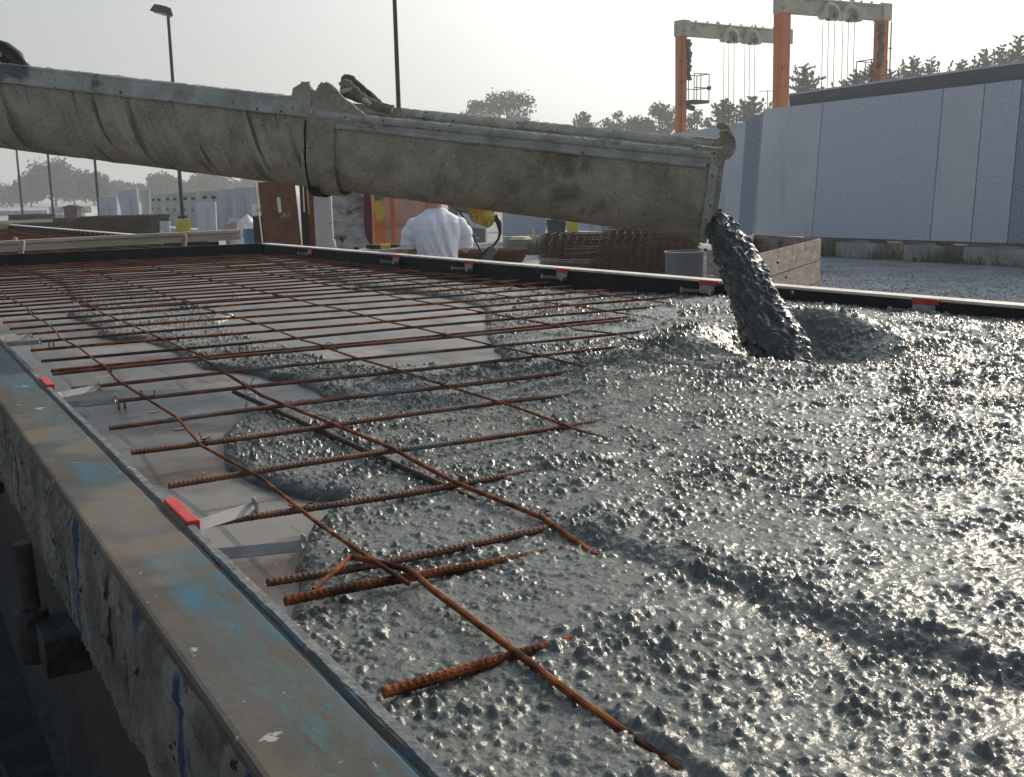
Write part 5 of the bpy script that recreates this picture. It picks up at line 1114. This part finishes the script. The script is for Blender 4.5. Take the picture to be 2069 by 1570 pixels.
# ------------------------------------------------------------------ gantry cranes
def gantry(pxa, ya_, pxb, yb_, Hh, lab, cage_side, wl, wr):
    da = (Hh - 1.56) * F / (hor(pxa) - ya_); db = (Hh - 1.56) * F / (hor(pxb) - yb_); p = gp(pxa, da); q_ = gp(pxb, db); d_ = q_ - p; Ls = d_.length; yaw = math.atan2(d_.y, d_.x)
    t = empty('gantry_crane', p, yaw, lab, 'gantry crane', 'orange gantry cranes'); bh = .62
    for x, w, tp in ((0, wl, .0), (Ls, wr, .0)):
        b = MB(); b.box((x, 0, (Hh - bh) / 2), (w * .78, w, Hh - bh), taper=1.12); b.box((x - w * .44, -.0, Hh * .45), (.06, .12, Hh * .85)); b.build('leg', MT['orange'], t, bevel=.02)
        b = MB(); b.box((x, .3, .35), (w * 1.2, 2.6, .7)); b.build('wheel_carriage', MT['orange'], t)
        for yy_ in (-.9, 1.5):
            b = MB(); b.tube([(x - .2, yy_, .4), (x + .2, yy_, .4)], .4, 18); b.build('wheel', MT['rubber'], t)
    b = MB(); b.box((Ls / 2, 0, Hh - bh / 2), (Ls + wl * .9, .45, bh)); b.box((Ls / 2, -.25, Hh - .05), (Ls + wl, .12, .07)); b.box((Ls / 2, -.25, Hh - bh + .04), (Ls + wl, .1, .06)); b.box((.0, -.05, Hh - bh / 2), (wl * 1.1, .6, bh + .08)); b.box((Ls, -.05, Hh - bh / 2), (wr * 1.1, .6, bh + .08))
    for f_ in (.33, .70): b.box((Ls * f_, 0, Hh + .08), (.12, .1, .2), taper=.3)
    for f_ in np.linspace(.1, .95, 9): b.box((Ls * f_, -.24, Hh + .04), (.06, .1, .06))
    b.build('beam', MT['cream'], t)
    for f_ in (.40, .60):
        b = MB(); pts_ = [(Ls * f_ + .42 * math.cos(a_), -.42, Hh - bh + .0 + .40 * math.sin(a_)) for a_ in np.linspace(0, PI, 9)]
        b.tube(pts_, .10, 8)
        for s in (-.42, .42): b.tube([(Ls * f_ + s, -.55, Hh - bh - .05), (Ls * f_ + s, -.25, Hh - bh - .05)], .17, 12)
        b.box((Ls * f_ + .1, -.35, Hh - bh - .12), (.34, .3, .2)); tr_ = b.build('hoist_trolley', MT['cream'], t)
        b = MB(); b.box((Ls * f_ + .12, -.56, Hh - bh - .06), (.2, .1, .18)); b.box((Ls * f_ - .3, -.5, Hh - bh - .2), (.12, .1, .1)); b.build('sheave_block', MT['cranedark'], tr_)
        for s in (-.42, -.1, .25):
            b = MB(); b.tube([(Ls * f_ + s, -.4, Hh - bh - .1), (Ls * f_ + s + .02, -.4, 1.4)], .018, 4); b.build('hoist_cable', MT['cranedark'], t)
    x = 0 if cage_side < 0 else Ls; s = 1 if cage_side < 0 else -1; zc = Hh * .60; w = wl if cage_side < 0 else wr
    b = MB(); x0 = x + s * w * .35; x1 = x + s * (w * .35 + 1.05)
    b.box(((x0 + x1) / 2, -.2, zc), (abs(x1 - x0), .9, .14)); b.box(((x0 + x) / 2 + s * .2, -.1, zc - .18), (.9, .2, .2), ry=s * .25)
    cg = b.build('platform', MT['cranedark'], t); b = MB()
    for xx_ in (x0 + s * .1, (x0 + x1) / 2, x1):
        for yy_ in (-.62, .2): b.tube([(xx_, yy_, zc), (xx_, yy_, zc + 1.25)], .022, 5)
    for z_ in (zc + .62, zc + 1.25):
        for yy_ in (-.62, .2): b.tube([(x0 + s * .1, yy_, z_), (x1, yy_, z_)], .022, 5)
        b.tube([(x1, -.62, z_), (x1, .2, z_)], .022, 5)
    b.box((x1, -.62, zc + .62), (.14, .14, .16)); b.build('railing', MT['cranedark'], cg)
    b = MB()
    for k in range(14): b.box((x + s * (w * .45 + random.uniform(0, .12)), -.25, Hh - bh - .25 - k * .13), (random.uniform(.08, .30), .2, .12), ry=random.uniform(-.6, .6))
    b.build('cable_chain', MT['cranedark'], t)
    b = MB(); b.tube([(x - s * .0 + s * .1, -.52, Hh - .38), (x + s * .1, -.36, Hh - .38)], .34, 20) if cage_side < 0 else b.box((x - s * w * .6, -.1, zc + .05), (.2, .2, .3)); b.build('cable_drum', MT['cream'] if cage_side < 0 else MT['cranedark'], t)
    b = MB(); b.tube([(x - s * w * .62, -.3, .5), (x - s * w * .62, -.3, Hh - .7)], .03, 5)
    for k in range(1, 9): b.box((x - s * w * .58, -.3, k * .9), (.16, .06, .05))
    b.build('conduit', MT['cranedark'], t); return t
gantry(1375, 57, 1580, 74, 9.0, 'orange legged gantry crane farther left, cream beam with two hoists', -1, .40, .34)
gantry(1574, 10, 1770, 26, 9.0, 'orange legged gantry crane farther right and nearer, standing taller in view', 1, .50, .44)
p = gp(1548, 120); t = empty('antenna', p, VY, 'thin tv antenna mast showing beside the middle orange leg', 'antenna'); b = MB(); b.tube([(0, 0, 0), (0, 0, 11.3)], .05, 5); b.build('mast', MT['cranedark'], t); b = MB(); b.box((-.2, 0, 11.2), (1.6, .05, .05)); [b.box((-.9 + .3 * k, 0, 11.2), (.04, .6, .04)) for k in range(5)]; b.build('aerial', MT['cranedark'], t)

# ------------------------------------------------------------------ trees
def tree(px, ty, d, wpx, kind, lab, dens=1.0, low=.12, seed=0):
    rnd = random.Random(seed * 13 + 5); p = gp(px, d); Hh = 1.56 + (hor(px) - ty) * d / F; Wd = wpx * d / F
    t = empty('conifer_tree' if kind == 'c' else 'broadleaf_tree', p, rnd.uniform(0, 6), lab, 'tree', 'trees beyond the yard'); lb = MB(); tb = MB()
    tb.tube([(0, 0, 0), (.05 * Wd * .2, 0, Hh * .3), (0, 0, Hh * .62), (0.02, 0, Hh * .93)], [Hh * .028, Hh * .022, Hh * .013, Hh * .003], 7)
    ls = max(.07, d * .0015)
    def leaf(c, s):
        a_ = Vector((rnd.gauss(0, 1), rnd.gauss(0, 1), rnd.gauss(0, 1))).normalized(); b_ = a_.cross(Vector((rnd.gauss(0, 1), rnd.gauss(0, 1), rnd.gauss(0, 1)))).normalized(); s *= rnd.uniform(.6, 1.3)
        lb.add([c - a_ * s, c + b_ * s * .6, c + a_ * s, c - b_ * s * .6], [(0, 1, 2, 3)])
    if kind == 'c':
        nb = int(64 * dens)
        for k in range(nb):
            f_ = (k / nb) ** .85; z = Hh * (low + (1 - low) * f_); R_ = Wd / 2 * min(1, ((1 - f_) / .26)) ** .7 * rnd.uniform(.6, 1.1) + .05 * Wd; a_ = k * 2.4 + rnd.uniform(-.4, .4)
            e_ = Vector((math.cos(a_) * R_, math.sin(a_) * R_, z + R_ * rnd.uniform(.1, .55))); o_ = Vector((0, 0, z)); tb.tube([o_, o_.lerp(e_, .5) - Vector((0, 0, R_ * .05)), e_], [Hh * .005, Hh * .003, Hh * .001], 4)
            for q2 in range(int(max(10, R_ / ls * 6))):
                u_ = rnd.random() ** .8; c = o_.lerp(e_, u_ * 1.04) + Vector((rnd.gauss(0, 1), rnd.gauss(0, 1), rnd.gauss(-.3, .8))) * R_ * .10 * (1.25 - u_) ; leaf(c, ls * (1.15 - .4 * u_))
        for q3 in range(9):
            ox_, oy_ = rnd.gauss(0, .26 * Wd), rnd.gauss(0, .26 * Wd); zt_ = Hh * rnd.uniform(.86, .995); zb_ = zt_ - Hh * .16
            tb.tube([(ox_ * .6, oy_ * .6, zb_), (ox_, oy_, zt_)], [Hh * .004, Hh * .001], 4)
            for q2 in range(70):
                u_ = rnd.random(); w_ = Wd * .14 * (1 - u_) ** .8; leaf(Vector((ox_ * (.6 + .4 * u_) + rnd.gauss(0, w_ * .6), oy_ * (.6 + .4 * u_) + rnd.gauss(0, w_ * .6), zb_ + (zt_ - zb_) * u_)), ls * .8)
        for q2 in range(10): leaf(Vector((rnd.gauss(0, .02 * Wd), rnd.gauss(0, .02 * Wd), Hh * rnd.uniform(.93, 1.0))), ls * .7)
    else:
        blobs = []; nb = int(20 * dens); cz = Hh * .5; hz_ = Hh * .5 - Wd * .10
        for k in range(nb):
            u_ = 1 - 1.7 * (k + .5) / nb; a_ = k * 2.4 + rnd.uniform(-.5, .5); q2_ = math.sqrt(max(0, 1 - u_ * u_)); f2_ = rnd.uniform(.78, 1.08)
            blobs.append((Vector((math.cos(a_) * q2_ * (Wd / 2 - Wd * .12) * f2_, math.sin(a_) * q2_ * (Wd / 2 - Wd * .12) * f2_, cz + u_ * hz_ * f2_)), Wd * rnd.uniform(.11, .19)))
        blobs.append((Vector((0, 0, cz)), Wd * .26))
        for c0, r0 in blobs:
            st_ = Vector((0, 0, c0.z * rnd.uniform(.45, .7))); tb.tube([st_, st_.lerp(c0, .5) + Vector((0, 0, r0 * .2)), c0], [Hh * .010, Hh * .006, Hh * .002], 5)
            for q2 in range(int(min(700, 5 * dens * (r0 / ls) ** 2) + 40)):
                v = Vector((rnd.gauss(0, 1), rnd.gauss(0, 1), rnd.gauss(0, .8))).normalized() * r0 * (rnd.random() ** .45) * rnd.choice((1, 1, 1, 1.22)); leaf(c0 + v, ls)
    lb.build('crown', MT['leafd'] if kind == 'c' else MT['leaf'], t, recalc=False); tb.build('trunk', MT['bark'], t, smooth=True); return t
T = [  # px, top row, depth, width px, kind, label
    (8, 374, 230, 90, 'b', 'hazy round tree at the left edge of the photo'), (62, 350, 210, 60, 'b', 'hazy tree left of the big one behind the second lamp post'), (112, 320, 200, 100, 'b', 'largest hazy tree behind the left lamp posts'),
    (150, 348, 205, 60, 'b', 'hazy tree crown leaning against the largest one'), (190, 344, 190, 62, 'b', 'open crowned hazy tree around the third lamp post'), (240, 364, 230, 62, 'b', 'low hazy tree right of the open crowned one'), (280, 372, 240, 60, 'b', 'low hazy tree behind the tilted pale panel'),
    (325, 348, 215, 66, 'b', 'hazy tree left of the lamp post with the yellow base'), (352, 358, 225, 46, 'b', 'narrow hazy tree right behind the lamp post'), (425, 348, 220, 88, 'b', 'broad hazy tree right of the lamp post, under the chute'), (478, 366, 235, 60, 'b', 'low hazy tree above the tapered panels'), (515, 360, 230, 60, 'b', 'hazy tree partly hidden behind the brown sheet'),
    (975, 196, 150, 76, 'b', 'smaller left crown of the lone tree above the chute'), (1028, 174, 150, 120, 'b', 'large lone grey green tree above the lower chute'), (1182, 230, 130, 52, 'c', 'small conifer alone above the chute, left of the round grove'),
    (1240, 224, 120, 84, 'b', 'left tree of the round grove behind the chute'), (1290, 222, 122, 90, 'b', 'middle tree of the round grove'), (1338, 208, 118, 96, 'b', 'highest tree of the round grove by the left orange leg'), (1300, 240, 110, 110, 'b', 'front low tree of the round grove'),
    (1408, 224, 120, 60, 'b', 'tree right of the left orange leg'), (1462, 206, 105, 66, 'c', 'bushy tree below the hoist cables of the left crane'), (1516, 200, 108, 74, 'c', 'bushy tree just left of the middle orange leg'),
    (1622, 138, 90, 86, 'c', 'dark conifer just right of the middle orange leg'), (1700, 168, 92, 60, 'c', 'small spiky conifer left of the right orange leg'), (1722, 150, 90, 62, 'c', 'spiky conifer left of the right crane leg, taller one'), (1752, 138, 92, 66, 'c', 'conifer directly behind the right crane leg'), (1792, 150, 94, 60, 'c', 'conifer right of the right crane leg'),
    (1836, 122, 88, 74, 'c', 'twin topped conifer above the dark panel edge'), (1872, 124, 90, 60, 'c', 'right half of the twin topped conifer pair'), (1934, 128, 88, 60, 'c', 'small spiky conifer starting the right group'), (1978, 108, 86, 74, 'c', 'middle conifer of the right group'), (2010, 100, 87, 60, 'c', 'conifer in the right group before the tallest'), (2046, 82, 85, 84, 'c', 'tallest conifer at the top right corner')]
for i, (px, ty, d, w, k, lab) in enumerate(T):
    d = d * (1.25 if px < 600 else 1.3 if px < 1400 else 1.2)
    tree(px, ty, d, w * (1.15 if k == 'b' else 1.1), k, lab, 1.0 if k == 'c' else 1.15, .10, i)

# ------------------------------------------------------------------ haze
b = MB(); b.box((120, 330, 14), (1000, 1000, 30.0)); hzb = b.build('haze', None or bpy.data.materials.new('haze_air'))
hm = hzb.data.materials[0]; hm.use_nodes = True; hn = hm.node_tree; hn.nodes.clear(); ho = hn.nodes.new('ShaderNodeOutputMaterial'); hv = hn.nodes.new('ShaderNodeVolumePrincipled')
hv.inputs['Color'].default_value = (.94, .97, .98, 1); hv.inputs['Density'].default_value = .0015; hv.inputs['Anisotropy'].default_value = .3
hn.links.new(hv.outputs[0], ho.inputs['Volume']); tag(hzb, 'pale summer morning haze filling the yard', 'haze', kind='stuff')
